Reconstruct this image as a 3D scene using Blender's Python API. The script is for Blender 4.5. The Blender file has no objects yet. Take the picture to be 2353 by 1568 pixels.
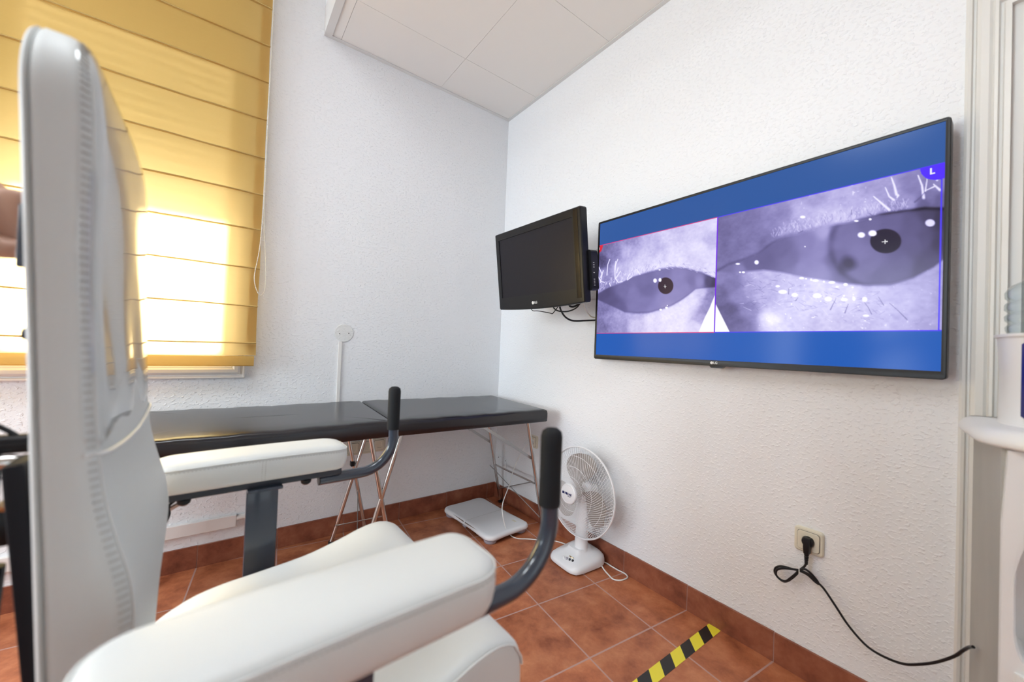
import bpy, bmesh, math, random
import numpy as np
from mathutils import Vector, Matrix, Euler
S = bpy.context.scene
COL = S.collection
random.seed(7)
# ------------------------------------------------------------------ camera
cam = bpy.data.cameras.new('camera')
cam.sensor_width = 36.0
cam.sensor_fit = 'HORIZONTAL'
cam.lens = 889.62 / 2353 * 36.0
cam.clip_start = 0.02
cam.dof.use_dof = True
cam.dof.focus_distance = 2.2
cam.dof.aperture_fstop = 2.1
camo = bpy.data.objects.new('camera', cam)
COL.objects.link(camo)
camo.location = (-1.67358, -2.3955, 1.11762)
camo.rotation_euler = (1.58689, -0.03809, -0.64064)
S.camera = camo
# ------------------------------------------------------------------ world, exposure
S.view_settings.view_transform = 'Standard'
S.view_settings.look = 'None'
S.view_settings.gamma = 1.0
S.view_settings.use_curve_mapping = False
S.view_settings.exposure = 0.58
w = bpy.data.worlds.new('world')
S.world = w
w.use_nodes = True
w.node_tree.nodes['Background'].inputs[0].default_value = (0.85, 0.93, 1.0, 1)
w.node_tree.nodes['Background'].inputs[1].default_value = 0.8


def area(name, loc, rot, sx, sy, power, color=(1, 1, 1)):
    l = bpy.data.lights.new(name, 'AREA')
    l.shape = 'RECTANGLE'
    l.size = sx
    l.size_y = sy
    l.energy = power
    l.color = color
    o = bpy.data.objects.new(name, l)
    o.location = loc
    o.rotation_euler = rot
    COL.objects.link(o)
    return o


# daylight behind the blind: enters below the half closed roller shutter
area('daylight', (-2.42, 0.62, 1.32), (math.radians(-90), 0, 0), 1.7, 0.75, 22, (1.0, 0.98, 0.94))
sun = bpy.data.lights.new('sun', 'SUN')
sun.energy = 26.0
sun.angle = math.radians(12)
sun.color = (1.0, 0.97, 0.92)
suno = bpy.data.objects.new('sun', sun)
suno.location = (-2.4, 3.0, 1.6)
suno.rotation_euler = (math.radians(-89), 0, math.radians(10))
COL.objects.link(suno)
# second window of the room, in the left wall
area('daylight', (-4.72, -1.05, 1.45), (0, math.radians(-90), 0), 1.6, 1.7, 88, (0.88, 0.94, 1.0))
# added fill through a made-up glazed door in the front wall, behind the photographer
area('daylight', (-1.25, -5.30, 1.10), (math.radians(90), 0, 0), 1.9, 1.9, 3.5, (0.88, 0.94, 1.0))
CEIL_LAMP = 10.5


# ------------------------------------------------------------------ materials
def srgb(r, g, b):
    f = lambda c: (c / 255 / 12.92) if c / 255 <= 0.04045 else ((c / 255 + 0.055) / 1.055) ** 2.4
    return (f(r), f(g), f(b), 1)


def mat(name, col, rough=0.5, metal=0.0, **kw):
    m = bpy.data.materials.new(name)
    m.use_nodes = True
    b = m.node_tree.nodes['Principled BSDF']
    b.inputs['Base Color'].default_value = col if len(col) == 4 else (*col, 1)
    b.inputs['Roughness'].default_value = rough
    b.inputs['Metallic'].default_value = metal
    for k, v in kw.items():
        b.inputs[k.replace('_', ' ')].default_value = v
    return m


def nodes(m):
    return m.node_tree.nodes, m.node_tree.links, m.node_tree.nodes['Principled BSDF']


def coords(m, mapping_scale=None, kind='Object'):
    n, l, b = nodes(m)
    tc = n.new('ShaderNodeTexCoord')
    if mapping_scale is None:
        return tc.outputs[kind]
    mp = n.new('ShaderNodeMapping')
    mp.inputs['Scale'].default_value = mapping_scale
    l.new(tc.outputs[kind], mp.inputs[0])
    return mp.outputs[0]


def add_bump(m, scale=40, dist=0.001, strength=0.6, detail=4, mapping=(1, 1, 1), ramp=None, tex='noise', coord_kind='Object'):
    n, l, b = nodes(m)
    c = coords(m, mapping, coord_kind)
    if tex == 'noise':
        t = n.new('ShaderNodeTexNoise')
        t.inputs['Scale'].default_value = scale
        t.inputs['Detail'].default_value = detail
        out = t.outputs[0]
    else:
        t = n.new('ShaderNodeTexVoronoi')
        t.inputs['Scale'].default_value = scale
        out = t.outputs[0]
    l.new(c, t.inputs['Vector'])
    if ramp:
        r = n.new('ShaderNodeValToRGB')
        r.color_ramp.elements[0].position = ramp[0]
        r.color_ramp.elements[1].position = ramp[1]
        l.new(out, r.inputs[0])
        out = r.outputs[0]
    bp = n.new('ShaderNodeBump')
    bp.inputs['Distance'].default_value = dist
    bp.inputs['Strength'].default_value = strength
    l.new(out, bp.inputs['Height'])
    if b.inputs['Normal'].links:
        l.new(b.inputs['Normal'].links[0].from_socket, bp.inputs['Normal'])
    l.new(bp.outputs[0], b.inputs['Normal'])
    return m


def mottled(m, c1, c2, scale=6, detail=6, mapping=(1, 1, 1)):
    n, l, b = nodes(m)
    c = coords(m, mapping)
    t = n.new('ShaderNodeTexNoise')
    t.inputs['Scale'].default_value = scale
    t.inputs['Detail'].default_value = detail
    l.new(c, t.inputs['Vector'])
    r = n.new('ShaderNodeValToRGB')
    r.color_ramp.elements[0].position = 0.3
    r.color_ramp.elements[1].position = 0.72
    r.color_ramp.elements[0].color = c1
    r.color_ramp.elements[1].color = c2
    l.new(t.outputs[0], r.inputs[0])
    l.new(r.outputs[0], b.inputs['Base Color'])
    return m


M = {}
M['plaster'] = mat('white_plaster', (0.835, 0.85, 0.875), 0.85)
add_bump(M['plaster'], 70, 0.0035, 0.55, 3, (1, 1, 1.5), (0.52, 0.72))
M['trim'] = mat('white_gloss_paint', (0.72, 0.71, 0.68), 0.35)
M['window_paint'] = mat('white_window_paint', (0.80, 0.78, 0.76), 0.3)
M['ceil'] = mat('ceiling_panel', (0.82, 0.79, 0.76), 0.8)
M['ceil_trim'] = mat('ceiling_edge_metal', (0.70, 0.69, 0.68), 0.5)
M['ceil_plain'] = mat('upper_ceiling', (0.62, 0.58, 0.53), 0.9)
M['leather'] = mat('white_leatherette', (0.705, 0.72, 0.71), 0.42)
add_bump(M['leather'], 420, 0.0003, 0.25, 2)
M['leather_dull'] = mat('grey_white_leatherette', (0.64, 0.67, 0.665), 0.5)
M['stitch'] = mat('stitch_thread', (0.47, 0.47, 0.45), 0.8)
M['slate'] = mat('slate_blue_enamel', (0.030, 0.043, 0.068), 0.24, 0.0, Coat_Weight=0.6, Coat_Roughness=0.08)
M['slate_dark'] = mat('dark_slate_enamel', (0.028, 0.034, 0.048), 0.4)
M['foam'] = mat('black_foam_grip', (0.011, 0.0125, 0.015), 0.75, Specular_IOR_Level=0.3)
add_bump(M['foam'], 900, 0.0004, 0.4, 2)
M['vinyl'] = mat('black_vinyl', (0.010, 0.009, 0.013), 0.25, Specular_IOR_Level=0.65)
add_bump(M['vinyl'], 500, 0.0002, 0.25, 2)
M['chrome'] = mat('chrome', (0.62, 0.60, 0.58), 0.16, 1.0)
M['zinc'] = mat('zinc_bar', (0.50, 0.50, 0.50), 0.38, 1.0)
M['black'] = mat('black_plastic', (0.008, 0.008, 0.010), 0.35, Specular_IOR_Level=0.3)
M['black_matte'] = mat('black_matte', (0.005, 0.005, 0.008), 0.6, Specular_IOR_Level=0.25)
M['black_gloss'] = mat('black_gloss', (0.008, 0.008, 0.010), 0.07)
M['tv_bezel'] = mat('dark_grey_bezel', (0.020, 0.020, 0.022), 0.32, Specular_IOR_Level=0.25)
M['tv_glass'] = mat('dark_screen_glass', (0.014, 0.013, 0.018), 0.35, Specular_IOR_Level=0.2)
M['silver_print'] = mat('silver_print', (0.75, 0.75, 0.74), 0.4)
M['white_plastic'] = mat('white_plastic', (0.78, 0.78, 0.80), 0.32)
M['white_soft'] = mat('white_cable', (0.80, 0.79, 0.77), 0.5)
M['blade'] = mat('grey_blade', (0.33, 0.30, 0.28), 0.45)
M['cream'] = mat('cream_plastic', (0.70, 0.66, 0.54), 0.35)
M['dark_hole'] = mat('dark_hole', (0.02, 0.018, 0.016), 0.7)
M['board_grey'] = mat('grey_lilac_plastic', (0.38, 0.37, 0.43), 0.45)
M['board_slot'] = mat('brown_grey_strip', (0.22, 0.18, 0.16), 0.4)
M['cooler_white'] = mat('cooler_white', (0.78, 0.78, 0.78), 0.3)
M['cooler_grey'] = mat('cooler_side_grey', (0.40, 0.39, 0.36), 0.45)
mottled(M['cooler_grey'], (0.33, 0.32, 0.295, 1), (0.43, 0.42, 0.39, 1), 5, 5, (1, 1, 0.35))
M['cooler_blue'] = mat('dark_blue_panel', (0.012, 0.018, 0.22), 0.3)
M['navy_print'] = mat('navy_print', (0.015, 0.02, 0.12), 0.5)
M['skin'] = mat('skin', (0.42, 0.235, 0.165), 0.5)
add_bump(M['skin'], 120, 0.0006, 0.4, 4)
M['tunic'] = mat('pale_blue_cotton', (0.45, 0.55, 0.66), 0.85)
M['trousers'] = mat('navy_cotton', (0.03, 0.04, 0.08), 0.85)
M['hair'] = mat('dark_brown_hair', (0.03, 0.018, 0.012), 0.6)
M['brass'] = mat('brass_tint_steel', (0.55, 0.42, 0.25), 0.3, 1.0)
M['copper'] = mat('copper_tint_steel', (0.50, 0.36, 0.31), 0.35, 0.8)
M['patch'] = mat('old_paint_patch', (0.76, 0.765, 0.76), 0.85)
add_bump(M['patch'], 70, 0.0035, 0.5, 3, (1, 1, 1.5), (0.52, 0.72))

# terracotta tiles on the floor: 33 cm grid turned about six degrees
G2 = -0.10738
TILE = 0.33


def terracotta(name, floor=True):
    m = mat(name, (0.3, 0.1, 0.05), 0.42)
    n, l, b = nodes(m)
    tc = n.new('ShaderNodeTexCoord')
    nz = n.new('ShaderNodeTexNoise')
    nz.inputs['Scale'].default_value = 8.5
    nz.inputs['Detail'].default_value = 12.0
    nz.inputs['Roughness'].default_value = 0.66
    nz.inputs['Distortion'].default_value = 0.15
    l.new(tc.outputs['Object'], nz.inputs['Vector'])
    r = n.new('ShaderNodeValToRGB')
    els = r.color_ramp.elements
    els[0].position = 0.28
    els[0].color = (0.22, 0.052, 0.020, 1)
    els[1].position = 0.75
    els[1].color = (0.66, 0.275, 0.135, 1)
    e = els.new(0.5)
    e.color = (0.46, 0.150, 0.065, 1)
    l.new(nz.outputs[0], r.inputs[0])
    col = r.outputs[0]
    if floor:
        mp = n.new('ShaderNodeMapping')
        mp.vector_type = 'TEXTURE'
        c, s = math.cos(G2), math.sin(G2)
        ox, oy = -0.07353, -0.17932
        mp.inputs['Location'].default_value = (c * ox - s * oy, s * ox + c * oy, 0)
        mp.inputs['Rotation'].default_value = (0, 0, G2)
        mp.inputs['Scale'].default_value = (TILE, TILE, 1)
        l.new(tc.outputs['Object'], mp.inputs[0])
        sp = n.new('ShaderNodeSeparateXYZ')
        l.new(mp.outputs[0], sp.inputs[0])
        # distance to nearest grid line, wobbling a little
        wob = n.new('ShaderNodeTexNoise')
        wob.inputs['Scale'].default_value = 22
        l.new(tc.outputs['Object'], wob.inputs['Vector'])
        ds = []
        fl = []
        for k in (0, 1):
            fr = n.new('ShaderNodeMath'); fr.operation = 'FRACT'
            l.new(sp.outputs[k], fr.inputs[0])
            pp = n.new('ShaderNodeMath'); pp.operation = 'PINGPONG'; pp.inputs[1].default_value = 0.5
            l.new(fr.outputs[0], pp.inputs[0])
            ds.append(pp.outputs[0])
            f2 = n.new('ShaderNodeMath'); f2.operation = 'FLOOR'
            l.new(sp.outputs[k], f2.inputs[0])
            fl.append(f2.outputs[0])
        mn = n.new('ShaderNodeMath'); mn.operation = 'MINIMUM'
        l.new(ds[0], mn.inputs[0]); l.new(ds[1], mn.inputs[1])
        wa = n.new('ShaderNodeMath'); wa.operation = 'MULTIPLY_ADD'
        wa.inputs[1].default_value = 0.007; wa.inputs[2].default_value = 0.0062
        l.new(wob.outputs[0], wa.inputs[0])
        lt = n.new('ShaderNodeMath'); lt.operation = 'LESS_THAN'
        l.new(mn.outputs[0], lt.inputs[0]); l.new(wa.outputs[0], lt.inputs[1])
        cb = n.new('ShaderNodeCombineXYZ')
        l.new(fl[0], cb.inputs[0]); l.new(fl[1], cb.inputs[1])
        wn = n.new('ShaderNodeTexWhiteNoise')
        l.new(cb.outputs[0], wn.inputs['Vector'])
        hsv = n.new('ShaderNodeHueSaturation')
        va = n.new('ShaderNodeMath'); va.operation = 'MULTIPLY_ADD'
        va.inputs[1].default_value = 0.24; va.inputs[2].default_value = 0.90
        l.new(wn.outputs[0], va.inputs[0])
        l.new(va.outputs[0], hsv.inputs['Value'])
        l.new(col, hsv.inputs['Color'])
        mx = n.new('ShaderNodeMixRGB')
        l.new(lt.outputs[0], mx.inputs[0]); l.new(hsv.outputs[0], mx.inputs[1])
        mx.inputs[2].default_value = (0.50, 0.31, 0.27, 1)
        col = mx.outputs[0]
        inv = n.new('ShaderNodeMath'); inv.operation = 'SUBTRACT'; inv.inputs[0].default_value = 1
        l.new(lt.outputs[0], inv.inputs[1])
        bp = n.new('ShaderNodeBump'); bp.inputs['Distance'].default_value = 0.002
        bp.inputs['Strength'].default_value = 0.5
        l.new(inv.outputs[0], bp.inputs['Height'])
        l.new(bp.outputs[0], b.inputs['Normal'])
    l.new(col, b.inputs['Base Color'])
    add_bump(m, 30, 0.0015, 0.3, 5)
    return m


M['tile'] = terracotta('terracotta_floor')
M['tile_wall'] = terracotta('terracotta_skirting', False)
for e_, c_ in zip([x for x in M['tile_wall'].node_tree.nodes if x.type == 'VALTORGB'][0].color_ramp.elements, ((0.13, 0.032, 0.016, 1), (0.26, 0.080, 0.042, 1), (0.40, 0.15, 0.082, 1))):
    e_.color = c_
M['grout'] = mat('pink_grout', (0.40, 0.24, 0.20), 0.9)


# blind cloth: lets daylight through
def cloth():
    m = bpy.data.materials.new('golden_blind_cloth')
    m.use_nodes = True
    n, l = m.node_tree.nodes, m.node_tree.links
    n.clear()
    out = n.new('ShaderNodeOutputMaterial')
    d = n.new('ShaderNodeBsdfDiffuse')
    t = n.new('ShaderNodeBsdfTranslucent')
    mx = n.new('ShaderNodeMixShader')
    mx.inputs[0].default_value = 0.5
    tc = n.new('ShaderNodeTexCoord')
    mp = n.new('ShaderNodeMapping')
    mp.inputs['Scale'].default_value = (6, 1, 260)
    nz = n.new('ShaderNodeTexNoise')
    nz.inputs['Scale'].default_value = 2.0
    nz.inputs['Detail'].default_value = 3.0
    l.new(tc.outputs['Object'], mp.inputs[0]); l.new(mp.outputs[0], nz.inputs['Vector'])
    r = n.new('ShaderNodeValToRGB')
    r.color_ramp.elements[0].color = (0.50, 0.345, 0.12, 1)
    r.color_ramp.elements[1].color = (0.57, 0.40, 0.145, 1)
    l.new(nz.outputs[0], r.inputs[0])
    l.new(r.outputs[0], d.inputs[0])
    t.inputs[0].default_value = (0.95, 0.73, 0.36, 1)
    l.new(d.outputs[0], mx.inputs[1]); l.new(t.outputs[0], mx.inputs[2]); l.new(mx.outputs[0], out.inputs[0])
    return m


M['cloth'] = cloth()
M['rod_cloth'] = mat('golden_rod_pocket', (0.50, 0.345, 0.12), 0.85)


def clear_film(name, tint=(0.97, 0.97, 0.97, 1), rough=0.06, ior=0.05):
    m = bpy.data.materials.new(name)
    m.use_nodes = True
    n, l = m.node_tree.nodes, m.node_tree.links
    n.clear()
    out = n.new('ShaderNodeOutputMaterial')
    t = n.new('ShaderNodeBsdfTransparent'); t.inputs[0].default_value = tint
    g = n.new('ShaderNodeBsdfGlossy'); g.inputs['Roughness'].default_value = rough
    # Fresnel of a thin sheet, the same from both sides
    ge = n.new('ShaderNodeNewGeometry')
    dt = n.new('ShaderNodeVectorMath'); dt.operation = 'DOT_PRODUCT'
    l.new(ge.outputs['Incoming'], dt.inputs[0]); l.new(ge.outputs['Normal'], dt.inputs[1])
    ab = n.new('ShaderNodeMath'); ab.operation = 'ABSOLUTE'; l.new(dt.outputs['Value'], ab.inputs[0])
    iv = n.new('ShaderNodeMath'); iv.operation = 'SUBTRACT'; iv.inputs[0].default_value = 1; l.new(ab.outputs[0], iv.inputs[1])
    pw = n.new('ShaderNodeMath'); pw.operation = 'POWER'; pw.inputs[1].default_value = 5; l.new(iv.outputs[0], pw.inputs[0])
    f = n.new('ShaderNodeMath'); f.operation = 'MULTIPLY_ADD'; f.inputs[1].default_value = 1 - ior; f.inputs[2].default_value = ior
    l.new(pw.outputs[0], f.inputs[0])
    mx = n.new('ShaderNodeMixShader')
    l.new(f.outputs[0], mx.inputs[0]); l.new(t.outputs[0], mx.inputs[1]); l.new(g.outputs[0], mx.inputs[2])
    l.new(mx.outputs[0], out.inputs[0])
    return m


M['film'] = clear_film('clear_plastic_film', (0.97, 0.97, 0.97, 1), 0.05, 0.08)
M['bottle'] = clear_film('clear_blue_bottle', (0.90, 0.945, 0.955, 1), 0.03, 0.04)
M['glass'] = clear_film('window_glass', (0.95, 0.97, 0.97, 1), 0.0)


def emit(name, col, strength):
    m = bpy.data.materials.new(name)
    m.use_nodes = True
    n, l = m.node_tree.nodes, m.node_tree.links
    n.clear()
    out = n.new('ShaderNodeOutputMaterial')
    e = n.new('ShaderNodeEmission')
    e.inputs[0].default_value = (*col, 1)
    e.inputs[1].default_value = strength
    l.new(e.outputs[0], out.inputs[0])
    return m


M['lamp'] = emit('lamp_diffuser', (0.89, 0.95, 1.0), CEIL_LAMP)
M['lamp_dim'] = emit('lamp_diffuser_dimmed', (0.89, 0.95, 1.0), CEIL_LAMP * 0.08)
M['lamp_far'] = emit('lamp_diffuser_far', (0.89, 0.95, 1.0), CEIL_LAMP * 1.6)


# ------------------------------------------------------------------ mesh helpers
class MB:
    def __init__(s):
        s.v = []
        s.f = []

    def add(s, vs, fs):
        k = len(s.v)
        s.v += [tuple(map(float, v)) for v in vs]
        s.f += [tuple(i + k for i in f) for f in fs]
        return s

    def box(s, c, d, rot=None):
        vs = []
        R_ = rot if rot is not None else Matrix.Identity(3)
        for x in (-.5, .5):
            for y in (-.5, .5):
                for z in (-.5, .5):
                    vs.append(Vector(c) + R_ @ Vector((x * d[0], y * d[1], z * d[2])))
        return s.add(vs, [(0, 1, 3, 2), (4, 6, 7, 5), (0, 4, 5, 1), (2, 3, 7, 6), (0, 2, 6, 4), (1, 5, 7, 3)])

    def bb(s, a, b):
        return s.box([(a[i] + b[i]) / 2 for i in range(3)], [abs(b[i] - a[i]) for i in range(3)])

    def rbox(s, c, d, r, seg=3, rot=None):
        bm = bmesh.new()
        bmesh.ops.create_cube(bm, size=1)
        bmesh.ops.scale(bm, vec=d, verts=bm.verts)
        bmesh.ops.bevel(bm, geom=list(bm.edges), offset=r, segments=seg, profile=0.5, affect='EDGES')
        R_ = rot if rot is not None else Matrix.Identity(3)
        bm.verts.index_update()
        s.add([Vector(c) + R_ @ v.co for v in bm.verts], [[v.index for v in f.verts] for f in bm.faces])
        bm.free()
        return s

    def tube(s, path, r, seg=10, cap=True, closed=False):
        P = [Vector(p) for p in path]
        n = len(P)
        rr = r if isinstance(r, (list, tuple)) else [r] * n
        T = []
        for i in range(n):
            if closed:
                t = P[(i + 1) % n] - P[i - 1]
            else:
                t = P[min(i + 1, n - 1)] - P[max(i - 1, 0)]
            T.append(t.normalized() if t.length > 1e-9 else Vector((0, 0, 1)))
        up = Vector((0, 0, 1)) if abs(T[0].z) < 0.9 else Vector((1, 0, 0))
        N = (up - T[0] * up.dot(T[0])).normalized()
        vs = []
        for i in range(n):
            N = (N - T[i] * N.dot(T[i]))
            N = N.normalized() if N.length > 1e-9 else T[i].orthogonal().normalized()
            B = T[i].cross(N)
            for k in range(seg):
                a = 2 * math.pi * k / seg
                vs.append(P[i] + (N * math.cos(a) + B * math.sin(a)) * rr[i])
        fs = []
        for i in range(n if closed else n - 1):
            j = (i + 1) % n
            for k in range(seg):
                k2 = (k + 1) % seg
                fs.append((i * seg + k, i * seg + k2, j * seg + k2, j * seg + k))
        if cap and not closed:
            fs.append(tuple(range(seg))[::-1])
            fs.append(tuple((n - 1) * seg + k for k in range(seg)))
        return s.add(vs, fs)

    def lathe(s, prof, c=(0, 0, 0), axis='Z', seg=32, rot=None, sx=1, sy=1):
        """prof: (radius, height)"""
        vs = []
        for r, h in prof:
            for k in range(seg):
                a = 2 * math.pi * k / seg
                x, y = r * math.cos(a) * sx, r * math.sin(a) * sy
                p = Vector((x, y, h)) if axis == 'Z' else (Vector((h, x, y)) if axis == 'X' else Vector((x, h, y)))
                if rot is not None:
                    p = rot @ p
                vs.append(Vector(c) + p)
        fs = []
        for i in range(len(prof) - 1):
            for k in range(seg):
                k2 = (k + 1) % seg
                fs.append((i * seg + k, i * seg + k2, (i + 1) * seg + k2, (i + 1) * seg + k))
        fs.append(tuple(range(seg))[::-1])
        fs.append(tuple((len(prof) - 1) * seg + k for k in range(seg)))
        return s.add(vs, fs)

    def rings(s, rings, cap0=True, cap1=True):
        n = len(rings[0])
        vs = [p for r in rings for p in r]
        fs = []
        for i in range(len(rings) - 1):
            for k in range(n):
                k2 = (k + 1) % n
                fs.append((i * n + k, i * n + k2, (i + 1) * n + k2, (i + 1) * n + k))
        if cap0:
            fs.append(tuple(range(n))[::-1])
        if cap1:
            fs.append(tuple((len(rings) - 1) * n + k for k in range(n)))
        return s.add(vs, fs)

    def prism(s, poly, f, a, b):
        """poly of 2D points, f(u, v, w) -> xyz, from w=a to w=b"""
        return s.rings([[f(u, v, a) for u, v in poly], [f(u, v, b) for u, v in poly]])

    def build(s, name, m, parent=None, smooth=True, angle=35, bevel=0, wn=False):
        me = bpy.data.meshes.new(name)
        me.from_pydata(s.v, [], s.f)
        bm = bmesh.new()
        bm.from_mesh(me)
        bmesh.ops.remove_doubles(bm, verts=bm.verts, dist=1e-6)
        if bevel:
            es = [e for e in bm.edges if len(e.link_faces) == 2 and e.calc_face_angle(0) > math.radians(30)]
            bmesh.ops.bevel(bm, geom=es, offset=bevel, segments=2, profile=0.6, affect='EDGES', clamp_overlap=True)
        bmesh.ops.recalc_face_normals(bm, faces=bm.faces)
        bm.to_mesh(me)
        bm.free()
        if parent is not None:
            off = Vector(parent['org']) if 'org' in parent else Vector((0, 0, 0))
            if off.length > 0:
                me.transform(Matrix.Translation(-off))
        if smooth:
            me.shade_smooth()
            me.set_sharp_from_angle(angle=math.radians(angle))
        me.materials.append(m)
        o = bpy.data.objects.new(name, me)
        COL.objects.link(o)
        if parent is not None:
            o.parent = parent
            if 'org' in parent:
                o['org'] = list(parent['org'])
        return o


# parts are drawn in the frame of their thing; 'org' holds that thing's base point while building
def thing(name, label, cat, org=(0, 0, 0), group=None, rotz=0, local=False):
    o = bpy.data.objects.new(name, None)
    o.empty_display_size = 0.1
    COL.objects.link(o)
    o.location = org
    o.rotation_euler = (0, 0, rotz)
    o['org'] = [0.0, 0.0, 0.0] if local else list(map(float, org))
    tag(o, label, cat, group)
    return o


def tag(o, label=None, cat=None, group=None, kind=None):
    if label:
        o['label'] = label
    if cat:
        o['category'] = cat
    if group:
        o['group'] = group
    if kind:
        o['kind'] = kind
    return o


def structure(o):
    o['kind'] = 'structure'
    return o


def smooth_path(pts, n=6):
    P = [Vector(p) for p in pts]
    out = []
    for i in range(len(P) - 1):
        p0, p1, p2, p3 = P[max(i - 1, 0)], P[i], P[i + 1], P[min(i + 2, len(P) - 1)]
        for k in range(n):
            t = k / n
            out.append(0.5 * ((2 * p1) + (p2 - p0) * t + (2 * p0 - 5 * p1 + 4 * p2 - p3) * t * t + (3 * p1 - p0 - 3 * p2 + p3) * t ** 3))
    out.append(P[-1])
    return out


def rrect(x0, x1, y0, y1, r, n=8):
    """rounded rectangle, counter-clockwise"""
    rs = r if isinstance(r, (tuple, list)) else (r,) * 4   # corners: x1y0, x1y1, x0y1, x0y0
    out = []
    for (cx, cy, a0, q) in ((x1 - rs[0], y0 + rs[0], -90, rs[0]), (x1 - rs[1], y1 - rs[1], 0, rs[1]), (x0 + rs[2], y1 - rs[2], 90, rs[2]), (x0 + rs[3], y0 + rs[3], 180, rs[3])):
        for k in range(n + 1):
            a = math.radians(a0 + 90 * k / n)
            out.append((cx + q * math.cos(a), cy + q * math.sin(a)))
    return out


def densify(poly, step):
    out = []
    n = len(poly)
    for i in range(n):
        a, b = poly[i], poly[(i + 1) % n]
        d = math.dist(a, b)
        k = max(1, int(d / step))
        for j in range(k):
            out.append((a[0] + (b[0] - a[0]) * j / k, a[1] + (b[1] - a[1]) * j / k))
    return out


def offset_poly(poly, d):
    """inset a ccw polygon by d along its normals"""
    n = len(poly)
    out = []
    for i in range(n):
        a, b = Vector(poly[i - 1]), Vector(poly[(i + 1) % n])
        t = (b - a)
        t = t.normalized() if t.length > 1e-9 else Vector((1, 0))
        nrm = Vector((-t.y, t.x))
        out.append((poly[i][0] + nrm.x * d, poly[i][1] + nrm.y * d))
    return out


def slab(mb, poly, prof, f, medial, steps=(0.2, 0.4, 0.6, 0.8, 0.97), dome0=0.0, dome1=0.0):
    """cushion: prof = (inset, w) from bottom to top; f(u,v,w)->xyz; the two faces are filled with rings towards a medial segment"""
    rings = []
    last0 = offset_poly(poly, prof[0][0])
    last1 = offset_poly(poly, prof[-1][0])
    (u0, v0), (u1, v1) = medial

    def med(p):
        a, b = Vector((u0, v0)), Vector((u1, v1))
        t = (Vector(p) - a).dot(b - a) / max((b - a).length_squared, 1e-12)
        t = max(0, min(1, t))
        return a + (b - a) * t

    steps = tuple(steps) + (1.0,)
    for st in reversed(steps):
        w_ = prof[0][1] - dome0 * math.sin(st * math.pi / 2)
        rings.append([f(*(Vector(p).lerp(med(p), st)), w_) for p in last0])
    for ins, w_ in prof:
        rings.append([f(u, v, w_) for u, v in offset_poly(poly, ins)])
    for st in steps:
        w_ = prof[-1][1] + dome1 * math.sin(st * math.pi / 2)
        rings.append([f(*(Vector(p).lerp(med(p), st)), w_) for p in last1])
    mb.rings(rings, cap0=False, cap1=False)
    return mb


def interp(x, tab):
    if x <= tab[0][0]:
        return tab[0][1]
    for (a, b), (c, d) in zip(tab, tab[1:]):
        if x <= c:
            t = (x - a) / (c - a)
            return b + (d - b) * t
    return tab[-1][1]


def sinterp(x, tab):
    """smooth (cubic hermite) interpolation of a table"""
    if x <= tab[0][0]:
        return tab[0][1]
    if x >= tab[-1][0]:
        return tab[-1][1]
    for i in range(len(tab) - 1):
        if x <= tab[i + 1][0]:
            break
    def sl(j):
        if j <= 0 or j >= len(tab) - 1:
            return 0.0 if 0 else (tab[min(j + 1, len(tab) - 1)][1] - tab[max(j - 1, 0)][1]) / (tab[min(j + 1, len(tab) - 1)][0] - tab[max(j - 1, 0)][0])
        return (tab[j + 1][1] - tab[j - 1][1]) / (tab[j + 1][0] - tab[j - 1][0])
    x0, y0 = tab[i]; x1, y1 = tab[i + 1]
    h = x1 - x0; t = (x - x0) / h
    return (2 * t ** 3 - 3 * t * t + 1) * y0 + (t ** 3 - 2 * t * t + t) * h * sl(i) + (-2 * t ** 3 + 3 * t * t) * y1 + (t ** 3 - t * t) * h * sl(i + 1)


def text_mesh(body, size, m, parent, name, mw, extrude=0.0004, spacing=1.0, bold=0.0):
    cu = bpy.data.curves.new('tmp', 'FONT')
    cu.body = body
    cu.size = size
    cu.extrude = extrude
    cu.offset = bold
    cu.align_x = 'CENTER'
    cu.align_y = 'CENTER'
    cu.space_character = spacing
    t = bpy.data.objects.new('tmp', cu)
    COL.objects.link(t)
    bpy.context.view_layer.update()
    dg = bpy.context.evaluated_depsgraph_get()
    me = bpy.data.meshes.new_from_object(t.evaluated_get(dg))
    bpy.data.objects.remove(t)
    bpy.data.curves.remove(cu)
    me.transform(mw)
    if parent is not None and 'org' in parent:
        me.transform(Matrix.Translation(-Vector(parent['org'])))
    me.name = name
    me.materials.clear()
    me.materials.append(m)
    o = bpy.data.objects.new(name, me)
    COL.objects.link(o)
    o.parent = parent
    if parent is not None and 'org' in parent:
        o['org'] = list(parent['org'])
    return o


def frame_mat(origin, right, up):
    r = Vector(right).normalized()
    u = Vector(up).normalized()
    n = r.cross(u)
    return Matrix(((r.x, u.x, n.x, origin[0]), (r.y, u.y, n.y, origin[1]), (r.z, u.z, n.z, origin[2]), (0, 0, 0, 1)))


# ------------------------------------------------------------------ room shell
RX0, RY0 = -4.3, -4.9
CH = 2.833
TOP = 3.25
# window opening in the back wall
WX0, WX1, WZ0, WZ1 = -3.20, -1.66, 0.99, 2.45
DY0, DY1, DZ = -3.20, -2.356, 2.085       # door opening in the right wall

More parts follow.
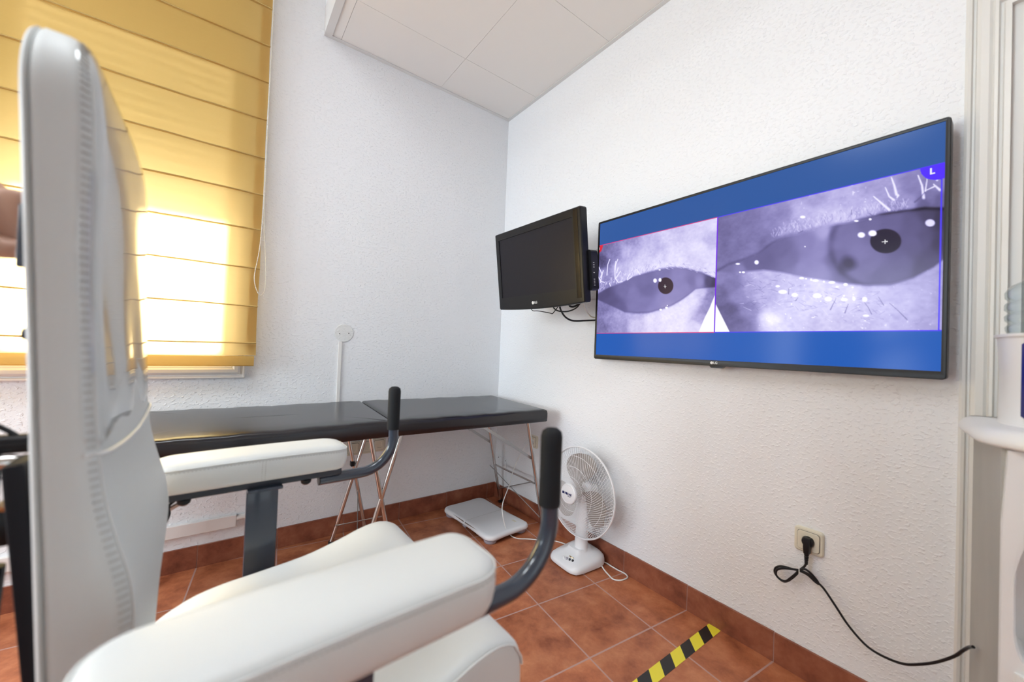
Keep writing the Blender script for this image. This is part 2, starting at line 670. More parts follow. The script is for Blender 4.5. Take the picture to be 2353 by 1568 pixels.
structure(MB().bb((RX0 - .2, RY0 - .2, -0.1), (1.6, 0.4, 0)).build('floor', M['tile'], smooth=False))
b = MB()
b.bb((RX0 - .2, 0, 0), (WX0, 0.25, TOP)).bb((WX1, 0, 0), (0.25, 0.25, TOP)).bb((WX0, 0, 0), (WX1, 0.25, WZ0)).bb((WX0, 0, WZ1), (WX1, 0.25, TOP))
structure(b.build('wall_back', M['plaster'], smooth=False))
b = MB()
b.bb((0, DY1, 0), (0.2, 0, TOP)).bb((0, RY0, 0), (0.2, DY0, TOP)).bb((0, DY0, DZ), (0.2, DY1, TOP))
structure(b.build('wall_right', M['plaster'], smooth=False))
LY0, LY1, LZ0, LZ1 = -1.95, -0.25, 0.70, 2.3
b = MB()
b.bb((RX0 - .2, LY1, 0), (RX0, 0, TOP)).bb((RX0 - .2, RY0, 0), (RX0, LY0, TOP)).bb((RX0 - .2, LY0, 0), (RX0, LY1, LZ0)).bb((RX0 - .2, LY0, LZ1), (RX0, LY1, TOP))
structure(b.build('wall_left', M['plaster'], smooth=False))
wf = MB()
for a, c in (((LY0, LZ0), (LY0 + .06, LZ1)), ((LY1 - .06, LZ0), (LY1, LZ1)), ((LY0 + .06, LZ0), (LY1 - .06, LZ0 + .05)), ((LY0 + .06, LZ1 - .05), (LY1 - .06, LZ1)), ((-1.14, LZ0 + .05), (-1.06, LZ1 - .05))):
    wf.bb((RX0 - .12, a[0], a[1]), (RX0 - .07, c[0], c[1]))
win2 = structure(wf.build('window_2', M['window_paint'], smooth=False))
MB().bb((RX0 - .098, LY0 + .05, LZ0 + .04), (RX0 - .094, LY1 - .05, LZ1 - .04)).build('window_pane', M['glass'], parent=win2, smooth=False)
FX0, FX1, FZ1 = -2.20, -0.30, 2.05  # opening and glazed door added so fill light comes in here
b = MB()
b.bb((RX0 - .2, RY0 - .2, 0), (FX0, RY0, TOP)).bb((FX1, RY0 - .2, 0), (0.2, RY0, TOP)).bb((FX0, RY0 - .2, FZ1), (FX1, RY0, TOP))
structure(b.build('wall_front', M['plaster'], smooth=False))
wf = MB()
for a, c in (((FX0, 0), (FX0 + .07, FZ1)), ((FX1 - .07, 0), (FX1, FZ1)), ((FX0 + .07, 0), (FX1 - .07, .10)), ((FX0 + .07, FZ1 - .07), (FX1 - .07, FZ1)), ((-1.28, .10), (-1.20, FZ1 - .07))):
    wf.bb((a[0], RY0 - .12, a[1]), (c[0], RY0 - .07, c[1]))
dr2 = structure(wf.build('added_door', M['window_paint'], smooth=False))
MB().bb((FX0 + .06, RY0 - .098, .09), (FX1 - .06, RY0 - .094, FZ1 - .06)).build('added_door_pane', M['glass'], parent=dr2, smooth=False)
structure(MB().bb((RX0 - .2, RY0 - .2, TOP), (0.25, 0.25, TOP + .1)).build('ceiling', M['ceil_plain'], smooth=False))

# lowered ceiling of square panels, ends short of the window
CX0 = -1.285
gx = [-1.25, -1.203, -0.577, -0.022]
gy = [-0.022, -0.35] + [-0.35 - 0.625 * k for k in range(1, 8)]
gy = [y for y in gy if y > RY0] + [RY0]
b = MB()
for i in range(len(gx) - 1):
    for j in range(len(gy) - 1):
        b.bb((gx[i] + .0008, gy[j + 1] + .0008, CH + .004), (gx[i + 1] - .0008, gy[j] - .0008, CH + .016))
cl = structure(b.build('ceiling', M['ceil'], smooth=False))
b = MB()
b.bb((-0.024, RY0, CH - .001), (0, -.024, CH + .003)).bb((CX0 + .034, -0.024, CH - .001), (0, 0, CH + .003))
b.bb((CX0 - .004, RY0, CH - .001), (CX0 + .034, 0, CH + .003)).bb((CX0 - .004, RY0, CH + .003), (CX0, 0, CH + .16))
structure(b.build('trim_1', M['ceil_trim'], smooth=False))
structure(MB().bb((CX0 + .01, RY0, CH + .017), (0, -.005, CH + .02)).build('trim_2', M['dark_hole'], smooth=False))
structure(MB().bb((CX0 - .002, RY0, CH + .16), (CX0 + .02, 0, TOP)).build('trim_3', M['plaster'], smooth=False))

# skirting of terracotta tiles with grout joints
BH = 0.1058


def skirting(name, axis, lo, hi, joints):
    o = MB()
    g = MB()
    js = sorted([j for j in joints if lo < j < hi])
    edges = [lo] + js + [hi]
    for a, c in zip(edges, edges[1:]):
        a2, c2 = a + .0016, c - .0016
        hh = BH + random.uniform(-.0015, .0015)
        if axis == 'x':
            o.bb((a2, -0.010, 0), (c2, 0, hh))
        else:
            o.bb((-0.010, a2, 0), (0, c2, hh))
    if axis == 'x':
        g.bb((lo, -0.008, 0), (hi, 0, BH - .001))
    else:
        g.bb((-0.008, lo, 0), (0, hi, BH - .001))
    r = structure(o.build(name, M['tile_wall'], smooth=False, bevel=.001))
    gg = g.build('grout', M['grout'], parent=r, smooth=False)
    return r


jx = [-(0.0740 + 0.3319 * k) for k in range(0, 13)]
jy = [-(0.1804 + 0.3319 * k) for k in range(0, 7)]
skirting('baseboard_back', 'x', RX0, 0, jx)
skirting('baseboard_right', 'y', -2.272, -0.010, jy)

# window: frame set in the reveal, roller shutter half down outside, casing on the wall
wf = MB()
for a, c in (((WX0, .12, WZ0), (WX0 + .06, .17, WZ1)), ((WX1 - .06, .12, WZ0), (WX1, .17, WZ1)), ((WX0 + .06, .12, WZ0), (WX1 - .06, .17, WZ0 + .05)), ((WX0 + .06, .12, WZ1 - .06), (WX1 - .06, .17, WZ1)), ((-2.47, .12, WZ0 + .05), (-2.39, .17, WZ1 - .06))):
    wf.bb(a, c)
win = structure(wf.build('window_1', M['window_paint'], smooth=False, bevel=.003))
MB().bb((WX0 + .06, .142, WZ0 + .05), (WX1 - .06, .146, WZ1 - .06)).build('window_pane', M['glass'], parent=win, smooth=False)
sh = MB()
for k in range(18):
    z0 = 1.66 + k * .045
    if z0 + .045 <= WZ1 + .02:
        sh.bb((WX0, .205, z0 + .001), (WX1, .218, z0 + .044))
sh.build('roller_shutter', M['trim'], parent=win, smooth=False)
# moulded casing: mitred picture-frame profile
cp = [(0, 0), (0, .016), (.004, .019), (.010, .019), (.013, .010), (.018, .010), (.021, .019), (.030, .026), (.044, .028), (.052, .022), (.056, .022), (.058, .017), (.078, .017), (.082, .012), (.085, .010), (.085, 0)]


def casing(x0, x1, z0, z1):
    m_ = MB()
    # d = distance inwards from the outer edge
    def f(pt, corner):
        d, p = pt
        x = x0 + d if corner in (0, 3) else x1 - d
        z = z0 + d if corner in (0, 1) else z1 - d
        return (x, -p, z)
    rings = [[f(p, c) for p in cp] for c in (0, 1, 2, 3, 0)]
    m_.rings(rings, cap0=False, cap1=False)
    return m_


casing(WX0 - .08, WX1 + .08, WZ0 - .08, WZ1 + .08).build('window_casing', M['window_paint'], parent=win, angle=25)

# door at the right: architrave, jamb, leaf
ap = [(0, 0), (0, .010), (.006, .014), (.012, .013), (.015, .006), (.019, .006), (.022, .018), (.030, .022), (.044, .022), (.050, .018), (.054, .024), (.060, .025), (.063, .017), (.068, .017), (.071, .026), (.082, .028), (.082, 0)]
b = MB()
ya, yb = -2.274, DY0 - .082
r_ = []
for corner in (0, 1, 2, 3):
    rr = []
    for d, p in ap:
        y = ya - d if corner in (0, 1) else yb + d
        z = 0.0 if corner in (0, 3) else 2.167 - d
        rr.append((-p, y, z))
    r_.append(rr)
b.rings(r_)
structure(b.build('trim_4', M['trim'], angle=25))
b = MB()
b.bb((-.012, DY1 - .022, 0), (.07, DY1, DZ - .022)).bb((-.012, DY0, 0), (.07, DY0 + .022, DZ - .022)).bb((-.012, DY0, DZ - .022), (.07, DY1, DZ))
b.bb((.07, DY1 - .036, 0), (.20, DY1, DZ - .036)).bb((.07, DY0, 0), (.20, DY0 + .036, DZ - .036)).bb((.07, DY0, DZ - .036), (.20, DY1, DZ))
structure(b.build('trim_5', M['trim'], smooth=False))
structure(MB().bb((.10, DY0 + .0365, 0.005), (.14, DY1 - .0365, DZ - .0365)).build('door_1', M['trim'], smooth=False, bevel=.002))

# cable trunking low on the back wall, with the stub of pipe
b = MB().bb((RX0, -.022, .166), (-1.585, 0, .224))
t = b.build('cable_trunking', M['window_paint'], smooth=False, bevel=.003)
tag(t, 'white square cable trunking running low along the wall under the window', 'trunking')
MB().tube([(-1.585, -.010, .205), (-1.53, -.010, .208), (-1.49, -.006, .20)], [.013, .013, .011], 12).build('pipe_stub', M['window_paint'], parent=t)
# painted-over round cover and the flat conduit below it
b = MB().lathe([(.0, -.0005), (.050, -.0005), (.052, -.002), (.050, -.0035), (.0, -.004)][::-1], (-1.112, 0, 1.163), 'Y', 40)
o = b.build('wall_cover', M['patch'])
tag(o, 'round painted-over cover with two screw holes on the wall above the couch', 'cover plate')
for hx, hz in ((-1.137, 1.158), (-1.087, 1.163)):
    MB().lathe([(.0, -.0052), (.003, -.0052), (.003, -.003), (.0, -.003)], (hx, 0, hz), 'Y', 10).build('screw_hole', M['dark_hole'], parent=o)
o = MB().bb((-1.140, -.008, .42), (-1.121, 0, 1.112)).build('wall_conduit', M['window_paint'], smooth=False, bevel=.002)
tag(o, 'thin white conduit strip running down the wall from the round cover', 'conduit')


# ------------------------------------------------------------------ ceiling lamps (behind the camera, out of the frame)
def lamp(x, y, i, label, dm='lamp_dim'):
    t = thing('ceiling_light', label, 'ceiling light', (x, y, CH), 'square ceiling lamps behind the photographer')
    b_ = MB()
    for a, c in (((-.30, -.30), (.30, -.28)), ((-.30, .28), (.30, .30)), ((-.30, -.28), (-.28, .28)), ((.28, -.28), (.30, .28))):
        b_.bb((x + a[0], y + a[1], CH - .012), (x + c[0], y + c[1], CH + .002))
    b_.build('frame', M['ceil_trim'], parent=t, smooth=False)
    MB().bb((x - .28, y - .28, CH - .008), (x + .28, y + .28, CH - .004)).build('diffuser', M['lamp_dim'], parent=t, smooth=False)


for i, (x, y, lb) in enumerate(((-0.89, -1.9, 'square white ceiling lamp nearest the big television'), (-0.89, -3.35, 'square white ceiling lamp nearest the door'), (-0.89, -4.4, 'square white ceiling lamp nearest the front wall'))):
    lamp(x, y, i, lb)
for (x, y, lb) in ((-1.95, -1.62, 'square white ceiling lamp over the middle of the room'), (-3.0, -1.55, 'square white ceiling lamp nearest the left window')):
    t = thing('ceiling_light', lb, 'ceiling light', (x, y, TOP), 'square ceiling lamps behind the photographer')
    MB().bb((x - .32, y - .32, TOP - .03), (x + .32, y + .32, TOP - .001)).build('frame', M['ceil_trim'], parent=t, smooth=False, bevel=.004)
    MB().bb((x - .29, y - .29, TOP - .036), (x + .29, y + .29, TOP - .031)).build('diffuser', M['lamp' if x > -2 else 'lamp_far'], parent=t, smooth=False)

# ------------------------------------------------------------------ roman blind
BX0, BX1, BY = -3.32, -1.543, -0.080
t = thing('roman_blind', 'golden yellow roman blind covering the window, daylight glowing through its lower part', 'blind', ((BX0 + BX1) / 2, 0, 3.1))
folds = [2.968, 2.778, 2.586, 2.403, 2.210, 2.018, 1.832, 1.653, 1.462, 1.272, 1.087]
rnd = random.Random(3)


def blind_sheet():
    # cross-section from the head rail down: each panel hangs slightly bowed, with a thin rod pocket at its foot
    prof = [(BY, 3.12)]
    zs = [3.12] + folds
    for a, c in zip(zs, zs[1:]):
        for k in range(1, 6):
            u = k / 6
            prof.append((BY + .004 * math.sin(u * math.pi), a + (c - a) * u))
        prof += [(BY - .001, c + .004), (BY - .0095, c + .002), (BY - .010, c - .002), (BY - .0005, c - .0035)]
    prof += [(BY - .000, 1.066), (BY - .003, 1.040), (BY - .006, 1.026)]
    m_ = MB()
    nx = 60
    vs, fs = [], []
    ph = [rnd.uniform(0, 6) for _ in range(4)]
    for i in range(nx + 1):
        u = i / nx
        x = BX0 + (BX1 - BX0) * u
        for (y, z) in prof:
            wob = .0020 * math.sin(u * 9 + ph[0] + z * 3) + .0012 * math.sin(u * 23 + ph[1] + z * 7)
            sag = .0016 * math.sin(u * 15 + z * 11)
            vs.append((x + .0015 * math.sin(z * 14), y + wob, z + sag))
    n = len(prof)
    for i in range(nx):
        for k in range(n - 1):
            fs.append((i * n + k, i * n + k + 1, (i + 1) * n + k + 1, (i + 1) * n + k))
    m_.add(vs, fs)
    return m_


o = blind_sheet().build('blind_cloth', M['cloth'], parent=t, angle=30)
for zf in folds:
    m_ = MB()
    rr_ = []
    for i in range(25):
        x = BX0 + (BX1 - BX0) * i / 24
        wz = .0016 * math.sin((x - BX0) / (BX1 - BX0) * 15 + zf * 11) + .0010 * math.sin(x * 31 + zf * 5)
        rr_.append([(x, BY - .0102, zf + .0026 + wz), (x, BY - .0122, zf + wz), (x, BY - .0102, zf - .0026 + wz), (x, BY - .0050, zf - .0022 + wz), (x, BY - .0050, zf + .0022 + wz)])
    m_.rings(rr_)
    m_.build('fold_rod', M['rod_cloth'], parent=t, angle=60)
# folded side hem at the right edge: a second layer of cloth behind
m_ = MB()
for a, c in zip([3.12] + folds + [1.03], (folds + [1.03])):
    m_.bb((BX1 - .040, BY + .0065, c + .003), (BX1 - .001, BY + .0072, a - .006))
m_.build('side_hem', M['cloth'], parent=t, smooth=False)
# bottom bar pocket, bellied towards the room and a little twisted
m_ = MB()
rings = []
for i in range(41):
    u = i / 40
    x = BX0 + (BX1 - BX0 - .006) * u
    k = 1 + .25 * math.sin(u * 5)
    zt = 1.026 - .002 * k
    zb = 0.979 - .004 * u
    rings.append([(x, BY - .006, zt), (x, BY - .020, zt - .004), (x, BY - .030 * k, zt - .016), (x, BY - .028 * k, zb + .006), (x, BY - .012, zb), (x, BY + .004, zb + .002), (x, BY + .006, zt - .006)])
m_.rings(rings)
m_.build('bottom_pocket', M['cloth'], parent=t, angle=50)
MB().bb((BX0, -.085, 3.10), (BX1, -.0, 3.16)).build('head_rail', M['window_paint'], parent=t, smooth=False, bevel=.003)
# bead chain
ch = smooth_path([(-1.541, -.100, 3.10), (-1.541, -.104, 2.4), (-1.5425, -.112, 1.95), (-1.543, -.12, 1.863), (-1.542, -.12, 1.755), (-1.545, -.12, 1.646), (-1.551, -.12, 1.537), (-1.562, -.12, 1.450), (-1.565, -.12, 1.406), (-1.558, -.12, 1.365), (-1.546, -.12, 1.334)], 8)
m_ = MB()
m_.tube(ch, .0007, 6)
L = 0
acc = 0
for a, c in zip(ch, ch[1:]):
    d = (c - a).length
    while acc < d:
        p = a + (c - a) * (acc / d)
        if p.z < 2.4:
            m_.lathe([(.0005, -.0022), (.0019, -.0012), (.0023, 0), (.0019, .0012), (.0005, .0022)], p, 'Z', 6)
        acc += .0068
    acc -= d
m_.build('bead_chain', M['silver_print'], parent=t)
MB().tube(smooth_path([(-1.546, -.12, 1.334), (-1.534, -.12, 1.327), (-1.523, -.12, 1.343), (-1.518, -.12, 1.38), (-1.520, -.12, 1.456), (-1.528, -.118, 1.584), (-1.5345, -.112, 1.669), (-1.538, -.104, 1.9), (-1.538, -.10, 3.10)], 8), .0010, 6).build('pull_cord', M['cream'], parent=t)

# ------------------------------------------------------------------ folding treatment couch
t = thing('treatment_couch', 'long black vinyl folding treatment couch on thin chrome legs against the wall', 'couch', (-1.02, -0.36, 0))


def bedf(u, v, w_):
    # u along the couch (world x at the near edge), v across 0..1 from near edge to wall, w height
    sh_ = interp(u, [(-1.97, 0.0), (-1.05, .045), (-.12, .062)])
    top = interp(u, [(-1.97, .768), (-1.5, .765), (-1.10, .768), (-1.03, .767), (-.12, .757)])
    return (u + sh_ * v, -.692 + .676 * v, top + w_)


for (u0, u1) in ((-1.975, -1.049), (-1.045, -.124)):
    nx, ny = 36, 16
    def P(i, j, side):
        u = u0 + (u1 - u0) * i / nx
        v = j / ny
        e = min(min(i, nx - i) / nx * (u1 - u0), min(j, ny - j) / ny * .676)
        soft = .010 * (1 - math.exp(-e / .02)) - .010 + .0012 * math.sin(i * .9 + j * .3) * (e > .03) * .6
        return bedf(u, v, soft if side else -.072)
    m_ = MB()
    poly = rrect(u0, u1, 0, 1, .001, 1)
    # ring profile around a rectangle with softly rounded edges
    base = densify([(u0, 0), (u1, 0), (u1, 1), (u0, 1)], .03)
    uc = (u0 + u1) / 2

    def shrink(p, d):
        su = 1 if p[0] > uc else -1
        sv = 1 if p[1] > .5 else -1
        uu = max(u0 + d, min(u1 - d, p[0]))
        vv = max(d / .676, min(1 - d / .676, p[1]))
        return (uu, vv)
    rings = []
    prof = [(.02, -.072), (.006, -.071), (.001, -.066), (0, -.045), (0, -.022), (.002, -.009), (.007, -.003), (.015, 0), (.03, .0018)]
    for d, w_ in prof:
        rings.append([bedf(*shrink(p, d), w_ + (.0012 * math.sin(p[0] * 31) + .0006 * math.sin(p[0] * 77) if w_ > -.03 else 0)) for p in base])
    # fill top
    for k in (.25, .5, .75, .98):
        rr = []
        for p in base:
            q = shrink(p, .03)
            c0 = (max(u0 + .33, min(u1 - .33, q[0])), .5)
            p2 = (q[0] + (c0[0] - q[0]) * k, q[1] + (c0[1] - q[1]) * k)
            rr.append(bedf(*p2, .0025))
        rings.append(rr)
    m_.rings(rings)
    m_.build('padded_top', M['vinyl'], parent=t, angle=60)
ZU = .690
leg_r = .0105
YF, YN = -.12, -.58


def leg(name, a, b_, par):
    return MB().tube([a, b_], leg_r, 12).build(name, M['chrome'], parent=par)


def foot(p, par):
    return MB().lathe([(.0, 0), (.013, 0), (.014, .012), (.012, .022), (.0, .022)], (p[0], p[1], 0), 'Z', 14).build('rubber_foot', M['black'], parent=par)


for y in (YN, YF):
    for (xt, xb) in ((-1.115, -.972), (-.963, -1.160), (-.183, -.030), (-1.80, -1.93)):
        lo = leg('leg', (xt, y, ZU), (xb, y, .010), t)
        foot((xb, y), lo)
# rails under the top, joining bars, cross wires, braces
for y in (YN, YF):
    for xa, xb_ in ((-1.93, -1.06), (-1.02, -.15)):
        MB().bb((xa, y - .012, ZU - .006), (xb_, y + .012, ZU + .008)).build('under_rail', M['black_matte'], parent=t, smooth=False)
for (xt, xb, z1, z2) in ((-1.115, -.972, .30, .30), (-.963, -1.160, .33, .33), (-.183, -.030, .28, .28), (-1.80, -1.93, .3, .3)):
    k1 = (ZU - z1) / ZU
    xx = xt + (xb - xt) * k1
    MB().tube([(xx, YN, z1), (xx, YF, z1)], .006, 8).build('cross_bar', M['chrome'], parent=t) if xt > -.5 or xt < -1.5 else None
for (xt, xb) in ((-.183, -.030), (-.963, -1.160)):
    f_ = lambda z: xt + (xb - xt) * (1 - z / ZU)
    MB().tube([(f_(.46), YF, .46 - .18), (f_(.06) - .004, YN, .06)], .0028, 6).build('cross_wire', M['zinc'], parent=t)
    MB().tube([(f_(.42), YN, .30), (f_(.08) - .004, YF, .10)], .0028, 6).build('cross_wire', M['zinc'], parent=t)
for y in (YF, YN):
    # flat folding struts from the rail to the leg
    a = Vector((-.52, y + .014, ZU - .004))
    kz = .44
    b_ = Vector((-.183 + .153 * (1 - kz / ZU), y + .014, kz))
    d = (b_ - a).normalized()
    R_ = Matrix((d, Vector((0, 1, 0)), d.cross(Vector((0, 1, 0))))).transposed()
    s_ = MB()
    s_.box((a + b_) / 2, ((b_ - a).length, .003, .016), R_)
    s_.box(a + (b_ - a) * .42 + Vector((0, .003, 0)), ((b_ - a).length * .34, .003, .020), R_)
    s_.build('folding_strut', M['zinc'], parent=t, smooth=False)
# small clamp blocks on the middle legs
for (x, z, y) in ((-1.065, .43, YF), (-1.04, .205, YN)):
    MB().rbox((x, y, z), (.022, .03, .028), .004).build('clamp', M['black'], parent=t)

# ------------------------------------------------------------------ wall sockets


def socket(org, axis, label, group=None, plugless=True, size=.082, first=None):
    t_ = thing('wall_socket', label, 'socket', org, group)
    X, Y, Z = org
    if axis == 'y':      # on back wall, facing -y
        f = lambda u, v, w_: (X + u, Y - w_, Z + v)
        ax = 'Y'
    else:                # on right wall, facing -x : image right is -y
        f = lambda u, v, w_: (X - w_, Y - u, Z + v)
        ax = 'X'
    s2 = size / 2
    m = MB()
    outer = rrect(-s2, s2, -s2, s2, .012, 6)
    m.rings([[f(u, v, 0) for u, v in outer], [f(u, v, .006) for u, v in outer], [f(u, v, .010) for u, v in offset_poly(outer, .004)], [f(u, v, .0105) for u, v in offset_poly(outer, .007)]])
    m.build('frame', M['cream'], parent=t_)
    inner = rrect(-s2 + .011, s2 - .011, -s2 + .011, s2 - .011, .009, 6)
    m = MB()
    m.rings([[f(u, v, .0112) for u, v in offset_poly(inner, -.0014)], [f(u, v, .0112) for u, v in offset_poly(inner, .0005)]], cap0=False, cap1=False)
    m.build('shadow_gap', M['dark_hole'], parent=t_)
    # insert with a round well
    circ = [(.0195 * math.cos(math.radians(a)), .0195 * math.sin(math.radians(a))) for a in []]
    n = len(inner)
    c0 = [(.0195 * math.cos(math.atan2(v, u)), .0195 * math.sin(math.atan2(v, u))) for u, v in inner]
    m = MB()
    m.rings([[f(u, v, .009) for u, v in inner], [f(u, v, .0135) for u, v in inner], [f(u, v, .0145) for u, v in offset_poly(inner, .0012)], [f(u, v, .0145) for u, v in c0], [f(u * .96, v * .96, .002) for u, v in c0], [f(u * .1, v * .1, .0018) for u, v in c0]])
    fc = m.build('insert', M['cream'], parent=t_)
    if plugless:
        for du in (-.0095, .0095):
            MB().lathe([(.0, -.0028), (.0027, -.0028), (.0027, -.0019), (.0, -.0019)], f(du, 0, .0), ax, 12).build('pin_hole', M['dark_hole'], parent=fc)
        for dv in (-.017, .017):
            MB().box(f(0, dv, .006), (.006, .006, .004)).build('earth_clip', M['zinc'], parent=fc, smooth=False)
    return t_


socket((-.883, 0, .488), 'y', 'right-hand cream wall socket of the row of three under the couch', 'row of cream sockets under the couch')
socket((-.958, 0, .486), 'y', 'middle cream wall socket of the row of three under the couch', 'row of cream sockets under the couch')
socket((-1.034, 0, .484), 'y', 'left-hand cream wall socket of the row of three under the couch', 'row of cream sockets under the couch')
socket((0, -1.937, .480), 'x', 'cream wall socket under the big television, black plug in it', None, False, .085)
socket((0, -.435, .500), 'x', 'cream wall socket behind the end leg of the couch, white cord in it', None, False)
# blank plates
p = MB().rbox((-.003, -.088, .225), (.006, .105, .17), .002, 2).build('blank_plate', M['plaster'])
tag(p, 'blank painted cover plate low in the corner behind the couch legs', 'cover plate')
for (y, z) in ((-.045, .30), (-.13, .295), (-.05, .15), (-.13, .155)):
    MB().lathe([(.0, -.0075), (.0035, -.0075), (.0035, -.005), (.0, -.005)], (0, y, z), 'X', 10).build('screw', M['dark_hole'], parent=p)
p = MB().rbox((-.003, -.885, 1.47), (.006, .11, .12), .002, 2).build('blank_plate', M['plaster'])
tag(p, 'square white blank plate on the wall behind the small television', 'cover plate')

# ------------------------------------------------------------------ hazard tape on the floor
t = thing('hazard_tape', 'yellow and black striped hazard tape stuck across the floor tiles', 'tape', (-.5, -1.628, 0))
M['tape_y'] = mat('tape_yellow', (0.90, 0.78, 0.05), 0.35)
M['tape_k'] = mat('tape_black', (0.012, 0.012, 0.013), 0.35)
xt = [-.002, -.028]
xb = [-.012, -.0735]
while xt[-1] > -1.15:
    xt.append(xt[-1] - .0664)
    xb.append(xb[-1] - .0662)
yk, kk = MB(), MB()
for i in range(len(xt) - 1):
    q = [(xt[i], -1.6055 + .013 * (-xt[i])), (xb[i], -1.654 + .012 * (-xb[i])), (xb[i + 1], -1.654 + .012 * (-xb[i + 1])), (xt[i + 1], -1.6055 + .013 * (-xt[i + 1]))]
    (yk if i % 2 == 0 else kk).prism(q, lambda u, v, w_: (u, v, w_), .0003, .0009)
yk.build('yellow_stripe', M['tape_y'], parent=t, smooth=False)
kk.build('black_stripe', M['tape_k'], parent=t, smooth=False)


# ------------------------------------------------------------------ big television
Y0, ZT = -.9846, 1.8122        # left top corner (as seen), y runs to the right with decreasing y
TW, TH = 1.2712, .7396
FX = -.070


def tvp(s, t_, x):
    return (x, Y0 - s, ZT - t_)


t = thing('television', 'big flat television on the right wall showing two close-up eyes', 'television', (FX, Y0 - TW / 2, ZT - TH))
SS = (.011, 1.2602, .0105, .7165)      # screen opening in s and t
out = rrect(0, TW, 0, TH, .010, 5)
inn = [(min(max(u, SS[0]), SS[1]), min(max(v, SS[2]), SS[3])) for u, v in out]
m_ = MB()
fr = lambda pts, x: [tvp(u, v, x) for u, v in pts]
m_.rings([fr(offset_poly(out, .010), -.004 - .02), fr(out, -.030), fr(out, FX + .003), fr(offset_poly(out, .002), FX), fr(offset_poly(out, .0075), FX), fr(inn, FX + .0015), fr(inn, FX + .006)], cap1=False)
m_.build('bezel', M['tv_bezel'], parent=t, angle=30)
MB().bb(tvp(.02, .03, -.028), tvp(TW - .02, TH - .02, -.022)).build('back_cover', M['black'], parent=t, smooth=False)
MB().bb(tvp(.30, .15, -.024), tvp(.95, .60, -.001)).build('wall_bracket', M['black'], parent=t, smooth=False)
m_ = MB()
m_.rings([[tvp(a, TH + b_, x) for a, b_ in ((.617, -.001), (.676, -.001), (.668, .008), (.625, .008))] for x in (-.066, -.046)])
m_.build('sensor_foot', M['black_gloss'], parent=t, smooth=False)
logo_mw = frame_mat(tvp(.6445, TH - .0125, FX - .0003), (0, -1, 0), (0, 0, 1))
text_mesh('LG', .0135, M['silver_print'], t, 'logo_letters', logo_mw, bold=.0003)
m_ = MB()
m_.lathe([(.0, -.0006), (.0058, -.0006), (.0058, .0002), (.0, .0002)], tvp(.6295, TH - .0125, FX), 'X', 20)
lg = m_.build('logo_disc', M['silver_print'], parent=t)

# the picture on the screen, painted as colours on a fine grid
HL = np.array([[5.72930536e-04, 1.98698864e-05, -1.92885258e-02], [1.35834736e-04, 4.47552088e-04, -5.62790797e-02], [2.19687004e-04, 1.10084077e-05, 1.0]])
HR = np.array([[6.01340237e-04, 2.08551673e-05, 6.12788430e-01], [1.42570324e-04, 4.69744693e-04, -9.44822445e-02], [2.30580545e-04, 1.15542777e-05, 1.0]])
NXS, NTS = 760, 430
sg = np.linspace(SS[0], SS[1], NXS)
tg = np.linspace(SS[2], SS[3], NTS)
SG, TG = np.meshgrid(sg, tg)
SPLIT, T0, T1 = .6345, .1285, .6022


def hmap(Hm, pts):
    pts = np.array(pts, float)
    q = np.c_[pts[:, :2], np.ones(len(pts))] @ Hm.T
    return q[:, :2] / q[:, 2:3]


def inv_sheet(Hm):
    Hi = np.linalg.inv(Hm)
    q = np.stack([SG, TG, np.ones_like(SG)], -1) @ Hi.T
    return q[..., 0] / q[..., 2], q[..., 1] / q[..., 2]


def idw(pts, A, B):
    num = np.zeros_like(A)
    den = np.zeros_like(A)
    for a, b_, l_ in pts:
        d2 = (A - a) ** 2 + (B - b_) ** 2 + 900
        w_ = 1 / d2 ** 2.0
        num += w_ * l_
        den += w_
    return num / den


def curve_y(pts, A):
    p = np.array(pts, float)
    return np.interp(A, p[:, 0], p[:, 1])


def ell(A, B, cx, cy, rx, ry, soft=.15):
    d = np.sqrt(((A - cx) / rx) ** 2 + ((B - cy) / ry) ** 2)
    return np.clip((1 + soft - d) / (2 * soft), 0, 1)


def stroke(Lm, A, B, pts, w_, val, alpha=1.0, taper=True):
    pts = [np.array(p, float) for p in pts]
    n = len(pts)
    x0 = min(p[0] for p in pts) - 3 * w_ - 5; x1 = max(p[0] for p in pts) + 3 * w_ + 5
    y0 = min(p[1] for p in pts) - 3 * w_ - 5; y1 = max(p[1] for p in pts) + 3 * w_ + 5
    msk = (A > x0) & (A < x1) & (B > y0) & (B < y1)
    if not msk.any():
        return
    a_, b_ = A[msk], B[msk]
    best = np.zeros_like(a_)
    for i in range(n - 1):
        p, q = pts[i], pts[i + 1]
        d = q - p
        tt = np.clip(((a_ - p[0]) * d[0] + (b_ - p[1]) * d[1]) / (d @ d + 1e-9), 0, 1)
        dist = np.hypot(a_ - p[0] - d[0] * tt, b_ - p[1] - d[1] * tt)
        ww = w_ * (0.45 + .55 * (i + tt) / (n - 1)) if taper else w_
        best = np.maximum(best, np.clip(1.3 - dist / ww, 0, 1))
    k = best * alpha
    Lm[msk] = Lm[msk] * (1 - k) + val * k


nr = np.random.RandomState(5)


